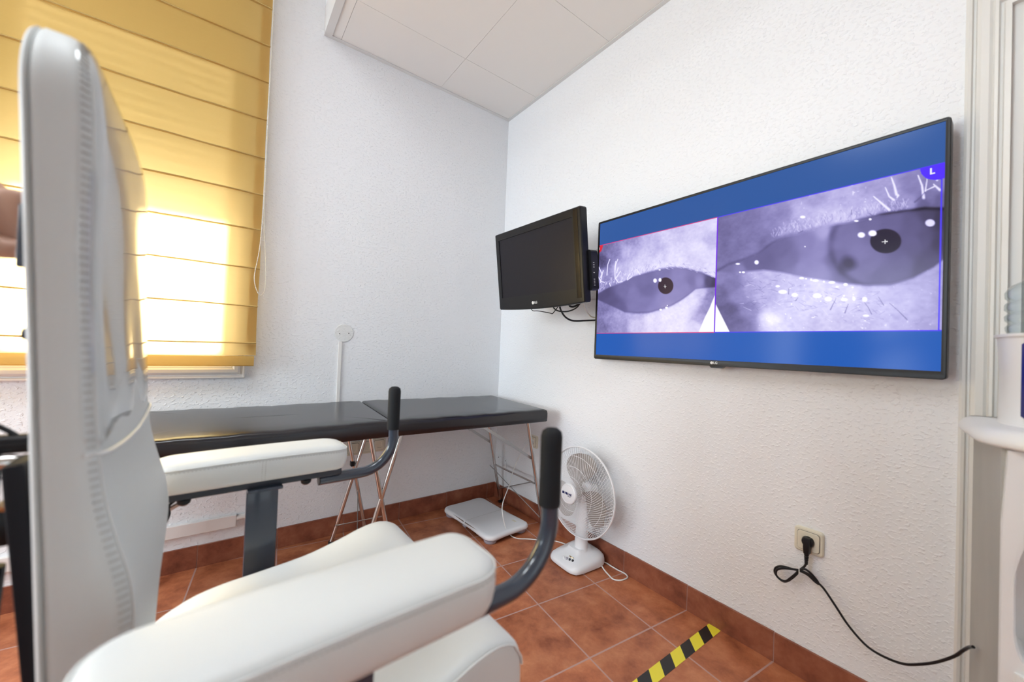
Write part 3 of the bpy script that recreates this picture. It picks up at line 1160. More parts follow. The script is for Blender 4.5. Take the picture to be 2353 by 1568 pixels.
def fnoise(scale_s, scale_t, seed, octs=3):
    r_ = np.random.RandomState(seed)
    out_ = np.zeros_like(SG)
    amp = 1
    for o_ in range(octs):
        gs, gt = scale_s * 2 ** o_, scale_t * 2 ** o_
        nx_, nt_ = int(1.3 * gs) + 3, int(.75 * gt) + 3
        g_ = r_.rand(nt_ + 1, nx_ + 1)
        a = (SG * gs); b_ = (TG * gt)
        i = np.minimum(a.astype(int), nx_ - 1); j = np.minimum(b_.astype(int), nt_ - 1)
        fa = a - i; fb = b_ - j
        fa = fa * fa * (3 - 2 * fa); fb = fb * fb * (3 - 2 * fb)
        out_ += amp * ((g_[j, i] * (1 - fa) + g_[j, i + 1] * fa) * (1 - fb) + (g_[j + 1, i] * (1 - fa) + g_[j + 1, i + 1] * fa) * fb - .5)
        amp *= .55
    return out_


def eye(Hm, upper, lower, inside, outtop, outbot, soft):
    A, B = inv_sheet(Hm)
    up, lw = curve_y(upper, A), curve_y(lower, A)
    Li = idw(inside, A, B)
    Lt = idw(outtop, A, B)
    Lb = idw(outbot, A, B)
    mid = (up + lw) / 2
    Lo = np.where(B < mid, Lt, Lb)
    k = np.clip((B - up) / soft, 0, 1) * np.clip((lw - B) / soft, 0, 1)
    return A, B, up, lw, Li, Lo, k


# right-hand picture
U = [(20, 950), (130, 890), (250, 850), (400, 790), (520, 700), (640, 630), (760, 610), (900, 570), (1050, 530), (1250, 500), (1400, 465), (1500, 440), (1700, 410), (1900, 385), (2070, 390)]
Lw = [(20, 970), (150, 980), (300, 970), (450, 955), (600, 975), (800, 1020), (1000, 1050), (1200, 1080), (1400, 1090), (1600, 1080), (1800, 1020), (1980, 930), (2070, 860)]
I = [(100, 940, .42), (250, 930, .48), (300, 900, .36), (450, 850, .36), (600, 760, .38), (700, 850, .42), (850, 700, .48), (800, 900, .50), (1000, 600, .62), (950, 750, .52), (950, 950, .52), (1080, 620, .42), (1080, 850, .40), (1200, 600, .42), (1200, 900, .34), (1300, 800, .45), (1250, 1000, .42), (1400, 900, .42), (1500, 1000, .36), (1700, 900, .36), (1800, 700, .34), (1800, 550, .32), (1950, 450, .24), (2030, 480, .18), (2030, 700, .22), (1950, 850, .28), (1900, 650, .30), (1600, 500, .36), (1400, 530, .38), (1900, 940, .28)]
OT = [(60, 520, .40), (60, 700, .40), (80, 880, .42), (300, 500, .42), (200, 700, .42), (350, 700, .45), (500, 550, .50), (600, 450, .52), (400, 620, .45), (800, 450, .68), (700, 580, .60), (900, 300, .60), (1000, 450, .72), (1200, 300, .66), (1150, 450, .74), (1400, 200, .60), (1400, 380, .68), (1600, 250, .60), (1600, 370, .55), (1750, 330, .55), (1800, 180, .50), (1950, 300, .42), (2000, 150, .48), (2030, 330, .35), (450, 700, .42), (300, 800, .46), (1900, 350, .35)]
OB = [(60, 1010, .5), (150, 1080, .45), (60, 1150, .38), (200, 1180, .50), (350, 1100, .62), (300, 1300, .50), (200, 1400, .38), (150, 1300, .33), (250, 1480, .42), (450, 1200, .66), (500, 1350, .74), (550, 1450, .80), (450, 1010, .68), (700, 1100, .74), (800, 1300, .76), (900, 1450, .74), (1000, 1150, .80), (1200, 1200, .80), (1200, 1400, .74), (1400, 1250, .72), (1500, 1400, .72), (1700, 1200, .68), (1700, 1400, .66), (1900, 1200, .62), (1900, 1400, .62), (2020, 1000, .58), (2020, 1200, .58), (1800, 1080, .62), (1000, 1300, .78)]
A, B, up, lw, Li, Lo, k = eye(HR, U, Lw, I, OT, OB, 26)
n1, n2 = fnoise(30, 34, 11), fnoise(95, 110, 12, 2)
Lo = Lo + .045 * n1 + .085 * n2 * np.clip((Lo - .35) * 2, 0.3, 1)
spark = np.clip((fnoise(130, 130, 13, 2) - .48) * 4, 0, 1)
Lo = Lo + spark * .5 * np.clip((Lo - .5) * 3, 0, 1)
LR = Lo * (1 - k) + (Li + .018 * n1) * k
LR -= .30 * np.exp(-((B - up - 2) / 15.0) ** 2) * np.clip((A - 900) / 600, 0.25, 1)
LR -= .14 * np.exp(-((B - lw + 6) / 14.0) ** 2) * np.clip((A - 1050) / 300, 0, 1) * np.clip((2000 - A) / 300, 0, 1)
LR -= .12 * ell(A, B, 1215, 880, 70, 60, .5)
# dark limbus of the iris
d_ = np.hypot((A - 1560) / 510.0, (B - 720) / 400.0)
LR -= .09 * np.exp(-((d_ - 1) / .07) ** 2) * k * (A < 1500)
lash = np.random.RandomState(21)
for _ in range(260):
    a0 = lash.uniform(520, 1750)
    b0 = np.interp(a0, [p[0] for p in U], [p[1] for p in U]) - lash.uniform(4, 90)
    an = lash.uniform(-2.4, -.9); ln = lash.uniform(20, 70)
    stroke(LR, A, B, [(a0, b0), (a0 + ln * math.cos(an) * .7, b0 + ln * math.sin(an) * .7)], 6.5, lash.choice([.88, .42], p=[.72, .28]), .28)
for _ in range(120):
    a0 = lash.uniform(200, 1500); b0 = np.interp(a0, [p[0] for p in Lw], [p[1] for p in Lw]) + lash.uniform(40, 330)
    an = lash.uniform(-.6, .9); ln = lash.uniform(20, 80)
    stroke(LR, A, B, [(a0, b0), (a0 + ln * math.cos(an), b0 + ln * math.sin(an))], 4, lash.choice([.95, .4]), .4)
for pts, wd in (([(1600, 110), (1625, 180), (1645, 260)], 15), ([(1440, 280), (1510, 340), (1580, 400)], 14), ([(1545, 200), (1580, 280), (1620, 310)], 12), ([(1840, 90), (1875, 180), (1890, 290)], 15), ([(1900, 60), (1915, 90)], 10), ([(1975, 100), (2010, 130)], 12), ([(1980, 170), (2035, 220)], 14), ([(1900, 230), (1985, 190)], 7), ([(1650, 290), (1660, 270)], 12), ([(1925, 100), (1905, 230)], 8)):
    stroke(LR, A, B, pts, wd, .97, .9)
for pts, wd in (([(1330, 1200), (1390, 1280), (1420, 1340)], 5), ([(1580, 1240), (1660, 1310), (1740, 1390)], 6), ([(1480, 1180), (1530, 1260)], 5), ([(1210, 1250), (1180, 1330)], 6), ([(675, 1110), (672, 1160)], 5), ([(760, 1190), (735, 1220)], 5), ([(1100, 1200), (1050, 1300)], 6), ([(760, 610), (800, 590)], 6), ([(1240, 400), (1240, 440)], 6), ([(1400, 430), (1430, 455)], 7)):
    stroke(LR, A, B, pts, wd, .38, .75)
stroke(LR, A, B, [(1900, 240), (1860, 290), (1810, 330)], 10, .3, .6)
for cx, cy, rx, ry in ((790, 1016, 22, 11), (830, 1022, 9, 7), (876, 1030, 9, 11), (915, 1038, 28, 11), (990, 1048, 9, 9), (1062, 1055, 30, 12), (1186, 1074, 20, 13), (235, 963, 9, 7), (265, 963, 14, 8), (1283, 500, 20, 8), (1408, 485, 12, 10), (1250, 1100, 9, 7), (215, 888, 20, 8), (820, 732, 6, 6), (1328, 627, 32, 24), (1430, 612, 37, 27), (384, 874, 19, 19), (620, 1140, 38, 18), (728, 1168, 28, 18), (930, 1175, 38, 22), (1030, 1205, 33, 20), (1175, 1210, 30, 14), (1262, 1203, 14, 18), (1358, 1208, 23, 23), (1370, 1355, 28, 10), (800, 465, 24, 12), (1110, 1095, 14, 8), (575, 1090, 20, 10)):
    q = ell(A, B, cx, cy, rx, ry, .22)
    LR = LR * (1 - q) + 1.0 * q
q = ell(A, B, 500, 1385, 75, 50, .7); LR += .2 * q
q = ell(A, B, 1948, 518, 43, 32, .15); LR = LR * (1 - q) + .86 * q
C_R = LR
pupR = ell(A, B, 1548, 682, 140, 110, .05)
for cx, cy, rx, ry in ((1430, 612, 37, 27),):
    pupR = pupR * (1 - ell(A, B, cx, cy, rx, ry, .12))
triR = np.clip(((.5 * (B - 1230)) - (A - 10)) / 8, 0, 1) * (B > 1228)
crossR = (((abs(A - 1540) < 27) & (abs(B - 687 + (A - 1540) * .12) < 3.4)) | ((abs(B - 687) < 20) & (abs(A - 1541) < 3.2))).astype(float)

# left-hand picture
U2 = [(0, 1000), (140, 920), (300, 860), (450, 780), (600, 740), (760, 700), (900, 670), (1050, 670), (1180, 700), (1300, 730), (1400, 770), (1485, 800)]
L2 = [(0, 1080), (200, 1170), (350, 1240), (500, 1250), (650, 1245), (800, 1205), (930, 1160), (1050, 1090), (1150, 1020), (1230, 955), (1350, 940), (1485, 930)]
I2 = [(100, 1000, .30), (200, 1100, .33), (350, 950, .42), (300, 1180, .36), (560, 830, .42), (620, 950, .40), (600, 1130, .46), (850, 740, .45), (1000, 780, .50), (1100, 900, .50), (1000, 1050, .52), (850, 1100, .52), (1280, 850, .52), (1400, 850, .28), (1460, 870, .22), (1180, 850, .44), (700, 1200, .50), (450, 1000, .47), (450, 1150, .46)]
OT2 = [(100, 420, .40), (60, 600, .30), (200, 500, .48), (400, 500, .68), (600, 600, .78), (700, 400, .70), (900, 300, .78), (1000, 550, .84), (1250, 200, .78), (1300, 450, .84), (1450, 100, .84), (1420, 330, .70), (1450, 600, .84), (1200, 620, .78), (800, 650, .82), (500, 680, .80), (300, 720, .70), (100, 780, .55), (150, 880, .50), (400, 330, .55), (1000, 200, .74), (400, 760, .74)]
OB2 = [(100, 1200, .45), (60, 1400, .42), (300, 1300, .60), (300, 1420, .55), (500, 1400, .74), (700, 1350, .82), (900, 1300, .86), (1100, 1200, .86), (1200, 1080, .84), (1300, 1000, .75), (1300, 1300, .62), (1380, 1200, .5), (1400, 1050, .5), (1450, 970, .45), (1000, 1430, .88), (1250, 1430, .8), (500, 1270, .68), (150, 1300, .55)]
A, B, up, lw, Li, Lo, k = eye(HL, U2, L2, I2, OT2, OB2, 20)
Lo = Lo + .045 * n1 + .06 * n2
LL = Lo * (1 - k) + (Li + .018 * n1) * k
LL -= .2 * np.exp(-((B - up - 3) / 12.0) ** 2) * np.clip((A - 450) / 200, 0, 1)
LL -= .16 * np.exp(-((B - lw + 6) / 14.0) ** 2) * np.clip((A - 300) / 200, 0, 1) * np.clip((1300 - A) / 200, 0, 1)
for _ in range(260):
    a0 = lash.uniform(20, 1480)
    b0 = np.interp(a0, [p[0] for p in U2], [p[1] for p in U2]) - lash.uniform(-6, 70)
    an = lash.uniform(-2.1, -.7) if a0 < 800 else lash.uniform(-.2, .9); ln = lash.uniform(20, 80)
    stroke(LL, A, B, [(a0, b0), (a0 + ln * math.cos(an) * .7, b0 + ln * math.sin(an) * .7)], 5.5, lash.choice([.95, .50], p=[.78, .22]), .38)
for pts in ([(165, 575), (140, 640), (130, 770)], [(265, 575), (230, 660), (230, 800), (270, 860), (320, 850)], [(240, 600), (232, 700)], [(30, 670), (70, 760), (50, 860)], [(85, 715), (50, 800)], [(415, 755), (385, 800), (385, 830), (440, 790)], [(20, 790), (60, 850), (100, 860)], [(160, 870), (175, 905)], [(270, 680), (250, 740)], [(540, 760), (500, 700)], [(300, 720), (240, 810)]):
    stroke(LL, A, B, pts, 7, .95, .85, False)
for cx, cy, rx, ry in ((728, 838, 22, 26), (790, 830, 18, 24), (798, 1200, 16, 12), (870, 1175, 16, 13), (785, 705, 14, 8), (880, 1148, 7, 8)):
    q = ell(A, B, cx, cy, rx, ry, .2)
    LL = LL * (1 - q) + 1.0 * q
pupL = ell(A, B, 860, 902, 95, 103, .05) * (1 - ell(A, B, 790, 830, 18, 24, .12))
ex = np.interp(B, [990, 1180, 1300, 1480], [1478, 1400, 1340, 1265])
triL = np.clip((A - ex) / 8, 0, 1) * (B > 988)
crossL = (((abs(A - 852) < 18) & (abs(B - 910) < 2.6)) | ((abs(B - 910) < 20) & (abs(A - 852) < 2.6))).astype(float)

ramp = np.array([(0, 28, 22, 40), (.2, 58, 52, 80), (.36, 98, 92, 138), (.5, 132, 126, 178), (.65, 172, 166, 214), (.8, 205, 200, 234), (.92, 228, 224, 246), (1.0, 246, 243, 255)], float)


def tone(Lm):
    Lm = np.clip(Lm, 0, 1)
    return np.stack([np.interp(Lm, ramp[:, 0], ramp[:, c]) for c in (1, 2, 3)], -1)


img = np.zeros(SG.shape + (3,))
left = SG < SPLIT


def blend(base, msk, col):
    m3 = msk[..., None]
    return base * (1 - m3) + np.array(col, float) * m3


cl_ = tone(LL)
cl_ = blend(cl_, pupL, (60, 46, 58)); cl_ = blend(cl_, triL, (240, 238, 252)); cl_ = blend(cl_, crossL, (225, 225, 230))
cr_ = tone(LR)
cr_ = blend(cr_, pupR, (36, 28, 50)); cr_ = blend(cr_, np.clip(triR, 0, 1), (240, 238, 252)); cr_ = blend(cr_, crossR, (240, 240, 245))
img = np.where(left[..., None], cl_, cr_)
topc = np.array([44, 84, 150.]); botc = np.array([30, 86, 172.])
img[TG < T0] = topc
img[TG > T1] = botc
bl_ = lambda c: (np.abs(c) < .0016)
img[(bl_(TG - T0) & left) | (bl_(TG - T1) & left & (SG > 0))] = (205, 60, 130)
img[(bl_(TG - T0) & ~left) | (bl_(TG - T1) & ~left)] = (76, 60, 235)
img[(np.abs(SG - SPLIT) < .0022) & (TG > T0) & (TG < T1)] = (110, 40, 215)
img[(np.abs(SG - 1.2545) < .0018) & (TG > T0) & (TG < T1)] = (76, 60, 235)
# round corner badges R and L
bd = np.hypot((SG - 1.2535) / .042, (TG - T0) / .045)
img[(bd < 1) & (TG > T0)] = (78, 44, 240)
img[(abs(SG - 1.2335) < .0016) & (TG > T0 + .007) & (TG < T0 + .024)] = (240, 240, 250)
img[(SG > 1.2322) & (SG < 1.2405) & (abs(TG - T0 - .0225) < .0018)] = (240, 240, 250)
bd = np.hypot((SG - .006) / .028, (TG - T0) / .038)
img[(bd < 1) & (TG > T0)] = (205, 40, 60)
img[(SG < .0135) & (TG > T0 + .010) & (TG < T0 + .022)] = (235, 215, 220)
img = np.clip(img, 0, 255) / 255.0
lin = np.where(img <= .04045, img / 12.92, ((img + .055) / 1.055) ** 2.4)
me = bpy.data.meshes.new('screen')
org = Vector(t['org'])
vx = np.stack([np.full(SG.shape, FX + .004), Y0 - SG, ZT - TG], -1).reshape(-1, 3) - np.array(org)
idx = np.arange(NXS * NTS).reshape(NTS, NXS)
# winding so that the face looks to -x
fq = np.stack([idx[:-1, :-1], idx[1:, :-1], idx[1:, 1:], idx[:-1, 1:]], -1).reshape(-1, 4)
me.vertices.add(len(vx)); me.vertices.foreach_set('co', vx.ravel())
me.loops.add(fq.size); me.loops.foreach_set('vertex_index', fq.ravel())
me.polygons.add(len(fq)); me.polygons.foreach_set('loop_start', np.arange(0, fq.size, 4)); me.polygons.foreach_set('loop_total', np.full(len(fq), 4))
me.update()
ca = me.color_attributes.new('picture', 'FLOAT_COLOR', 'POINT')
ca.data.foreach_set('color', np.c_[lin.reshape(-1, 3), np.ones(NXS * NTS)].astype(np.float32).ravel())
ms = bpy.data.materials.new('lit_screen')
ms.use_nodes = True
n, l, bb_ = nodes(ms)
at = n.new('ShaderNodeVertexColor')
at.layer_name = 'picture'
bb_.inputs['Base Color'].default_value = (0.005, 0.005, 0.006, 1)
bb_.inputs['Roughness'].default_value = 0.16
bb_.inputs['Specular IOR Level'].default_value = 0.12
l.new(at.outputs[0], bb_.inputs['Emission Color'])
bb_.inputs['Emission Strength'].default_value = 0.78
me.materials.append(ms)
o = bpy.data.objects.new('screen', me)
COL.objects.link(o)
o.parent = t

# ------------------------------------------------------------------ small television on a wall arm, tipped forward
tc_ = Vector((-.402, -.855, 1.550))
ya_, ti = math.radians(181), math.radians(-7.3)
tn = Vector((math.cos(ya_) * math.cos(ti), math.sin(ya_) * math.cos(ti), math.sin(ti)))
tr0 = Vector((-math.sin(ya_), math.cos(ya_), 0))
tu = tn.cross(tr0).normalized()
if tu.z < 0:
    tu = -tu
tr = tu.cross(tn).normalized()


def sf(a, b_, w_):
    p_ = tc_ + tr * a + tu * b_ + tn * w_
    return (p_.x, p_.y, p_.z)


t = thing('television', 'small black switched-off television on a wall arm in the corner', 'television', (-.40, -.855, 1.30))
W2, H2 = .33, .215
outl = []
NB = 24
for k in range(NB + 1):            # bottom edge bellies down
    a = -W2 + .006 + (2 * W2 - .012) * k / NB
    outl.append((a, -H2 - .012 * (1 - (a / W2) ** 2) - .002))
outl += [(W2 - .001, -H2 + .006), (W2, H2 - .006), (W2 - .006, H2), (-W2 + .006, H2), (-W2, H2 - .006), (-W2 + .001, -H2 + .006)]
scr = (-.296, .276, -.152, .176)
m_ = MB()
inn = [(min(max(u, scr[0]), scr[1]), min(max(v, scr[2]), scr[3])) for u, v in outl]
m_.rings([[sf(u, v, w_) for u, v in pl] for pl, w_ in ((offset_poly(outl, .012), -.050), (outl, -.042), (outl, -.006), (offset_poly(outl, .004), -.0005), (offset_poly(outl, .010), 0), (inn, -.0005), (inn, -.005))], cap1=False)
m_.build('bezel', M['black'], parent=t, angle=30)
MB().rings([[sf(u, v, w_) for u, v in ((scr[0], scr[2]), (scr[1], scr[2]), (scr[1], scr[3]), (scr[0], scr[3]))] for w_ in (-.008, -.0042)]).build('screen', M['tv_glass'], parent=t, smooth=False)
MB().rings([[sf(u, v, w_) for u, v in ((.286, -.195), (.312, -.195), (.312, .205), (.286, .205))] for w_ in (.0, .0016)]).build('glossy_strip', M['black_gloss'], parent=t, smooth=False)
m_ = MB()
m_.rings([[sf(a, b_, w_) for a, b_ in rrect(-.26, .28, -.16, .17, .05, 6)] for w_ in (-.045, -.075)] + [[sf(a, b_, -.10) for a, b_ in rrect(-.20, .22, -.11, .12, .04, 6)]])
m_.build('back_housing', M['black'], parent=t, angle=30)
m_ = MB()
m_.rings([[sf(a, b_, w_) for a, b_ in rrect(.30, .345, -.165, .02, .012, 4)] for w_ in (-.040, -.085)])
bx = m_.build('side_panel', M['black'], parent=t, angle=30)
for b_ in (-.142, -.132, -.124, -.115, -.085, -.06, -.05, -.04):
    MB().rings([[sf(a_, b_ + q2, -.055 + q1) for q1, q2 in ((-.004, -.0015), (.004, -.0015), (.004, .0015), (-.004, .0015))] for a_ in (.3450, .3462)]).build('button_print', M['silver_print'], parent=bx, smooth=False)
p0 = Vector(sf(0, 0, -.10))
m_ = MB()
m_.rbox(p0 - tn * -.0 + Vector((.01, 0, 0)), (.02, .12, .12), .004)
m_.bb((-.022, p0.y - .06, p0.z - .09), (0, p0.y + .06, p0.z + .09))
m_.bb((-.29, p0.y - .022, p0.z - .025), (-.02, p0.y + .022, p0.z + .025))
m_.build('wall_arm', M['black_matte'], parent=t, smooth=False, bevel=.002)
text_mesh('LG', .018, M['silver_print'], t, 'logo_letters', frame_mat(sf(-.005, -.196, .0006), tr, tu), bold=.0004)
cc = Vector(sf(-.028, -.196, .0))
MB().rings([[sf(-.028 + .0085 * math.cos(a * math.pi / 10), -.196 + .0085 * math.sin(a * math.pi / 10), w_) for a in range(20)] for w_ in (.0, .0008)]).build('logo_disc', M['silver_print'], parent=t)

# cables hanging under the small television
t = thing('television_cables', 'bundle of black and cream cables looping beneath the small television', 'cable', (-.2, -.9, 1.33))
for nm, r, mm, pts in (
    ('thin_cable', .0024, 'black', [(-.262, -.67, 1.345), (-.262, -.690, 1.331), (-.26, -.737, 1.327), (-.25, -.812, 1.314), (-.25, -.838, 1.308), (-.25, -.850, 1.314), (-.25, -.884, 1.345), (-.25, -.90, 1.37)]),
    ('looped_cable', .0036, 'black', [(-.25, -.83, 1.37), (-.25, -.846, 1.343), (-.25, -.870, 1.326), (-.25, -.905, 1.317), (-.25, -.949, 1.314), (-.25, -.991, 1.320), (-.25, -1.022, 1.332), (-.25, -1.041, 1.349), (-.25, -1.061, 1.364), (-.25, -1.08, 1.385)]),
    ('thick_cable', .0050, 'black', [(-.25, -.90, 1.385), (-.25, -.897, 1.343), (-.221, -.882, 1.319), (-.193, -.876, 1.298), (-.164, -.876, 1.284), (-.136, -.882, 1.277), (-.107, -.899, 1.277), (-.079, -.916, 1.280), (-.045, -.950, 1.283), (-.030, -1.03, 1.284), (-.012, -1.10, 1.283)]),
    ('side_cable', .0055, 'black', [(-.25, -1.07, 1.48), (-.25, -1.085, 1.45), (-.25, -1.098, 1.415), (-.25, -1.095, 1.388), (-.25, -1.080, 1.370), (-.25, -1.063, 1.361), (-.25, -1.031, 1.347), (-.25, -1.001, 1.337), (-.25, -.974, 1.340), (-.25, -.955, 1.36)]),
    ('cream_cable', .0034, 'cream', [(-.25, -1.06, 1.385), (-.25, -1.059, 1.360), (-.20, -1.021, 1.349), (-.15, -.990, 1.329), (-.10, -.962, 1.314), (-.05, -.946, 1.301), (-.020, -.99, 1.296), (-.008, -1.06, 1.295)])):
    MB().tube(smooth_path(pts, 6), r, 8).build(nm, M[mm], parent=t)

# ------------------------------------------------------------------ table fan
FXC, FYC, FZC = -.140, -.982, .372
t = thing('table_fan', 'white table fan standing on the floor tiles in front of the wall', 'fan', (-.125, -.975, 0))
m_ = MB()


def base_ring(sc, z, lift=0.0, n=48, dx=0, dy=0):
    pts = []
    for k in range(n):
        a = 2 * math.pi * k / n
        c, s_ = math.cos(a), math.sin(a)
        e = 2 / 4.6
        x = .121 * sc * math.copysign(abs(c) ** e, c)
        y = .110 * sc * math.copysign(abs(s_) ** e, s_)
        ang = math.radians(-3)
        X = x * math.cos(ang) - y * math.sin(ang); Y = x * math.sin(ang) + y * math.cos(ang)
        pts.append((-.133 + X + dx, -.975 + Y + dy, z + lift * (X + .12) / .24))
    return pts


m_.rings([base_ring(.90, .006), base_ring(.985, .008), base_ring(1.0, .014, .004), base_ring(.995, .022, .010), base_ring(.97, .029, .020), base_ring(.88, .037, .026), base_ring(.74, .045, .024, dx=.004), base_ring(.58, .053, .020, dx=.008), base_ring(.46, .064, .014, dx=.012), base_ring(.40, .080, .006, dx=.014)])
fb = m_.build('base', M['white_plastic'], parent=t, angle=50)
for dx, dy in ((-.09, -.08), (-.09, .08), (.09, -.08), (.09, .08)):
    MB().lathe([(.0, 0), (.007, 0), (.007, .010), (.0, .010)], (-.133 + dx, -.975 + dy, 0), 'Z', 12).build('rubber_foot', M['board_grey'], parent=fb)
for i, (y, mm) in enumerate(((-.968, 'white_plastic'), (-.986, 'board_grey'), (-1.003, 'slate_dark'), (-1.020, 'black'))):
    MB().lathe([(.0, 0), (.0062, 0), (.0058, .011), (.0045, .013), (.0, .0132)], (-.226 + .004 * i, y, .0415), 'Z', 14).build('speed_button', M[mm], parent=fb)
m_ = MB()
a_ = [(-.203 + .006 * (k / 8 - .5) ** 2 * 4, -.980 - .036 * k / 8, .0545) for k in range(9)]
m_.tube(a_, [.0012 + .0028 * math.sin(math.pi * k / 8) for k in range(9)], 8)
m_.build('printed_arc', M['brass'], parent=fb)
m_ = MB()
nk = []
for z, rx, ry, dx in ((.070, .040, .042, 0), (.085, .034, .037, 0), (.12, .031, .0355, 0), (.20, .028, .034, .004), (.29, .027, .034, .010), (.33, .026, .030, .014)):
    nk.append([(-.118 + dx + rx * math.cos(2 * math.pi * k / 28), -.985 + ry * math.sin(2 * math.pi * k / 28), z) for k in range(28)])
m_.rings(nk)
m_.build('neck', M['white_plastic'], parent=t, angle=50)
Rt = Matrix.Rotation(math.radians(3), 3, 'Y')       # head tipped slightly back
HC = Vector((FXC, FYC, FZC))


def hd(x, y, z):
    return tuple(HC + Rt @ Vector((x, y, z)))


m_ = MB()
prof = [(.0, .105), (.035, .103), (.048, .092), (.052, .07), (.054, .03), (.050, .012), (.0, .010)]
rings = [[hd(h, r * math.cos(2 * math.pi * k / 28), r * math.sin(2 * math.pi * k / 28)) for k in range(28)] for r, h in prof]
m_.rings(rings)
m_.build('motor_housing', M['white_plastic'], parent=t)
RG = .228


def gp(r, front):
    """axial position of the grille shell at radius r"""
    q = min(r / RG, 1)
    d = (1 - q ** 3.2)
    return -.075 * d if front else .062 * d


def wire(path, r_=.0011):
    return path


gm = MB()
NS = 84
for k in range(NS):
    a0 = 2 * math.pi * k / NS
    pts = []
    for i in range(10):
        u = i / 9
        r = .050 + (RG - .050) * u
        a = a0 + .95 * (1 - u) ** 1.1
        pts.append(hd(gp(r, True) - .002, r * math.cos(a), r * math.sin(a)))
    gm.tube(pts, .00095, 4, cap=False)
for r in (.085, .135, .185):
    gm.tube([hd(gp(r, True) - .001, r * math.cos(2 * math.pi * k / 60), r * math.sin(2 * math.pi * k / 60)) for k in range(60)], .0010, 4, closed=True)
gm.build('front_grille', M['white_plastic'], parent=t)
gm = MB()
for k in range(NS):
    a0 = 2 * math.pi * k / NS
    pts = []
    for i in range(8):
        u = i / 7
        r = .055 + (RG - .055) * u
        a = a0 - .85 * (1 - u) ** 1.1
        pts.append(hd(gp(r, False) + .004, r * math.cos(a), r * math.sin(a)))
    gm.tube(pts, .00095, 4, cap=False)
for r in (.11, .17):
    gm.tube([hd(gp(r, False) + .003, r * math.cos(2 * math.pi * k / 60), r * math.sin(2 * math.pi * k / 60)) for k in range(60)], .0010, 4, closed=True)
gm.build('rear_grille', M['white_plastic'], parent=t)
gm = MB()
gm.tube([hd(-.002, (RG + .001) * math.cos(2 * math.pi * k / 72), (RG + .001) * math.sin(2 * math.pi * k / 72)) for k in range(72)], .0042, 8, closed=True)
gm.tube([hd(.006, (RG - .001) * math.cos(2 * math.pi * k / 72), (RG - .001) * math.sin(2 * math.pi * k / 72)) for k in range(72)], .0030, 8, closed=True)
gm.build('grille_rim', M['white_plastic'], parent=t)
m_ = MB()
prof = [(.0, -.070), (.046, -.070), (.0505, -.074), (.052, -.080), (.050, -.086), (.045, -.0885), (.042, -.0878), (.041, -.0885), (.030, -.0905), (.015, -.0918), (.0, -.092)]
m_.rings([[hd(h, r * math.cos(2 * math.pi * k / 48), r * math.sin(2 * math.pi * k / 48)) for k in range(48)] for r, h in prof])
hc = m_.build('hub_cap', M['white_plastic'], parent=t, angle=20)
rt_, ut_ = Rt @ Vector((0, -1, 0)), Rt @ Vector((0, 0, 1))
text_mesh('NIKLAS', .0155, M['navy_print'], hc, 'brand_letters', frame_mat(hd(-.0926, -.006, .002), rt_, ut_), bold=.00045, spacing=.92)
text_mesh('Comfort', .006, M['navy_print'], hc, 'small_letters', frame_mat(hd(-.0926, -.014, -.0085), rt_, ut_))
m_ = MB()
for k in range(4):
    m_.rings([[hd(x, .0285 + .0045 * math.cos(a * math.pi / 6) * (1 if k < 2 else 1) + .0025 * ((k % 2) * 2 - 1), .002 + .004 * math.sin(a * math.pi / 6) + .0022 * ((k // 2) * 2 - 1)) for a in range(12)] for x in (-.0910, -.0928)])
m_.build('brand_emblem', M['navy_print'], parent=hc)
# three broad blades
for kb in range(3):
    m_ = MB()
    a0 = math.radians(72 + 120 * kb)
    grid = []
    nr_, na_ = 18, 12
    for i in range(nr_ + 1):
        r = .022 + .176 * i / nr_
        row = []
        u = i / nr_
        half = math.radians(40) * math.sqrt(max(.002, 1 - ((max(0, u - .55)) / .455) ** 2.4)) * (1 if u > .35 else .62 + .38 * u / .35)
        mid = a0 + .35 * u
        for j in range(na_ + 1):
            a = mid + half * (j / na_ * 2 - 1)
            x = .004 + .020 * (j / na_ - .5) * (1 + .4 * u)
            row.append((x, r * math.cos(a), r * math.sin(a)))
        grid.append(row)
    vs = [hd(*p) for row in grid for p in row] + [hd(p[0] + .0022, p[1], p[2]) for row in grid for p in row]
    n0 = (nr_ + 1) * (na_ + 1)
    fs = []
    ix = lambda i, j, s_=0: s_ * n0 + i * (na_ + 1) + j
    for i in range(nr_):
        for j in range(na_):
            fs.append((ix(i, j), ix(i, j + 1), ix(i + 1, j + 1), ix(i + 1, j)))
            fs.append((ix(i, j, 1), ix(i + 1, j, 1), ix(i + 1, j + 1, 1), ix(i, j + 1, 1)))
    for i in range(nr_):
        for j in (0, na_):
            fs.append((ix(i, j), ix(i + 1, j), ix(i + 1, j, 1), ix(i, j, 1)))
    for j in range(na_):
        for i in (0, nr_):
            fs.append((ix(i, j), ix(i, j + 1), ix(i, j + 1, 1), ix(i, j, 1)))
    m_.add(vs, fs)
    m_.build('blade', M['blade'], parent=t, angle=60)
MB().rings([[hd(h, r * math.cos(2 * math.pi * k / 24), r * math.sin(2 * math.pi * k / 24)) for k in range(24)] for r, h in ((.0, -.045), (.018, -.043), (.024, -.03), (.026, .018), (.0, .019))]).build('blade_hub', M['blade'], parent=t)
# cord: loop beside the base, then along the floor and up to the socket behind the couch leg
MB().tube(smooth_path([(-.062, -1.070, .014), (-.078, -1.111, .005), (-.093, -1.152, .004), (-.102, -1.187, .004), (-.078, -1.212, .004), (-.035, -1.217, .004), (-.016, -1.200, .004), (-.014, -1.175, .004), (-.018, -1.147, .004), (-.018, -1.110, .004), (-.020, -1.074, .006), (-.040, -1.02, .010)], 6), .0034, 8).build('power_cord', M['white_soft'], parent=t)
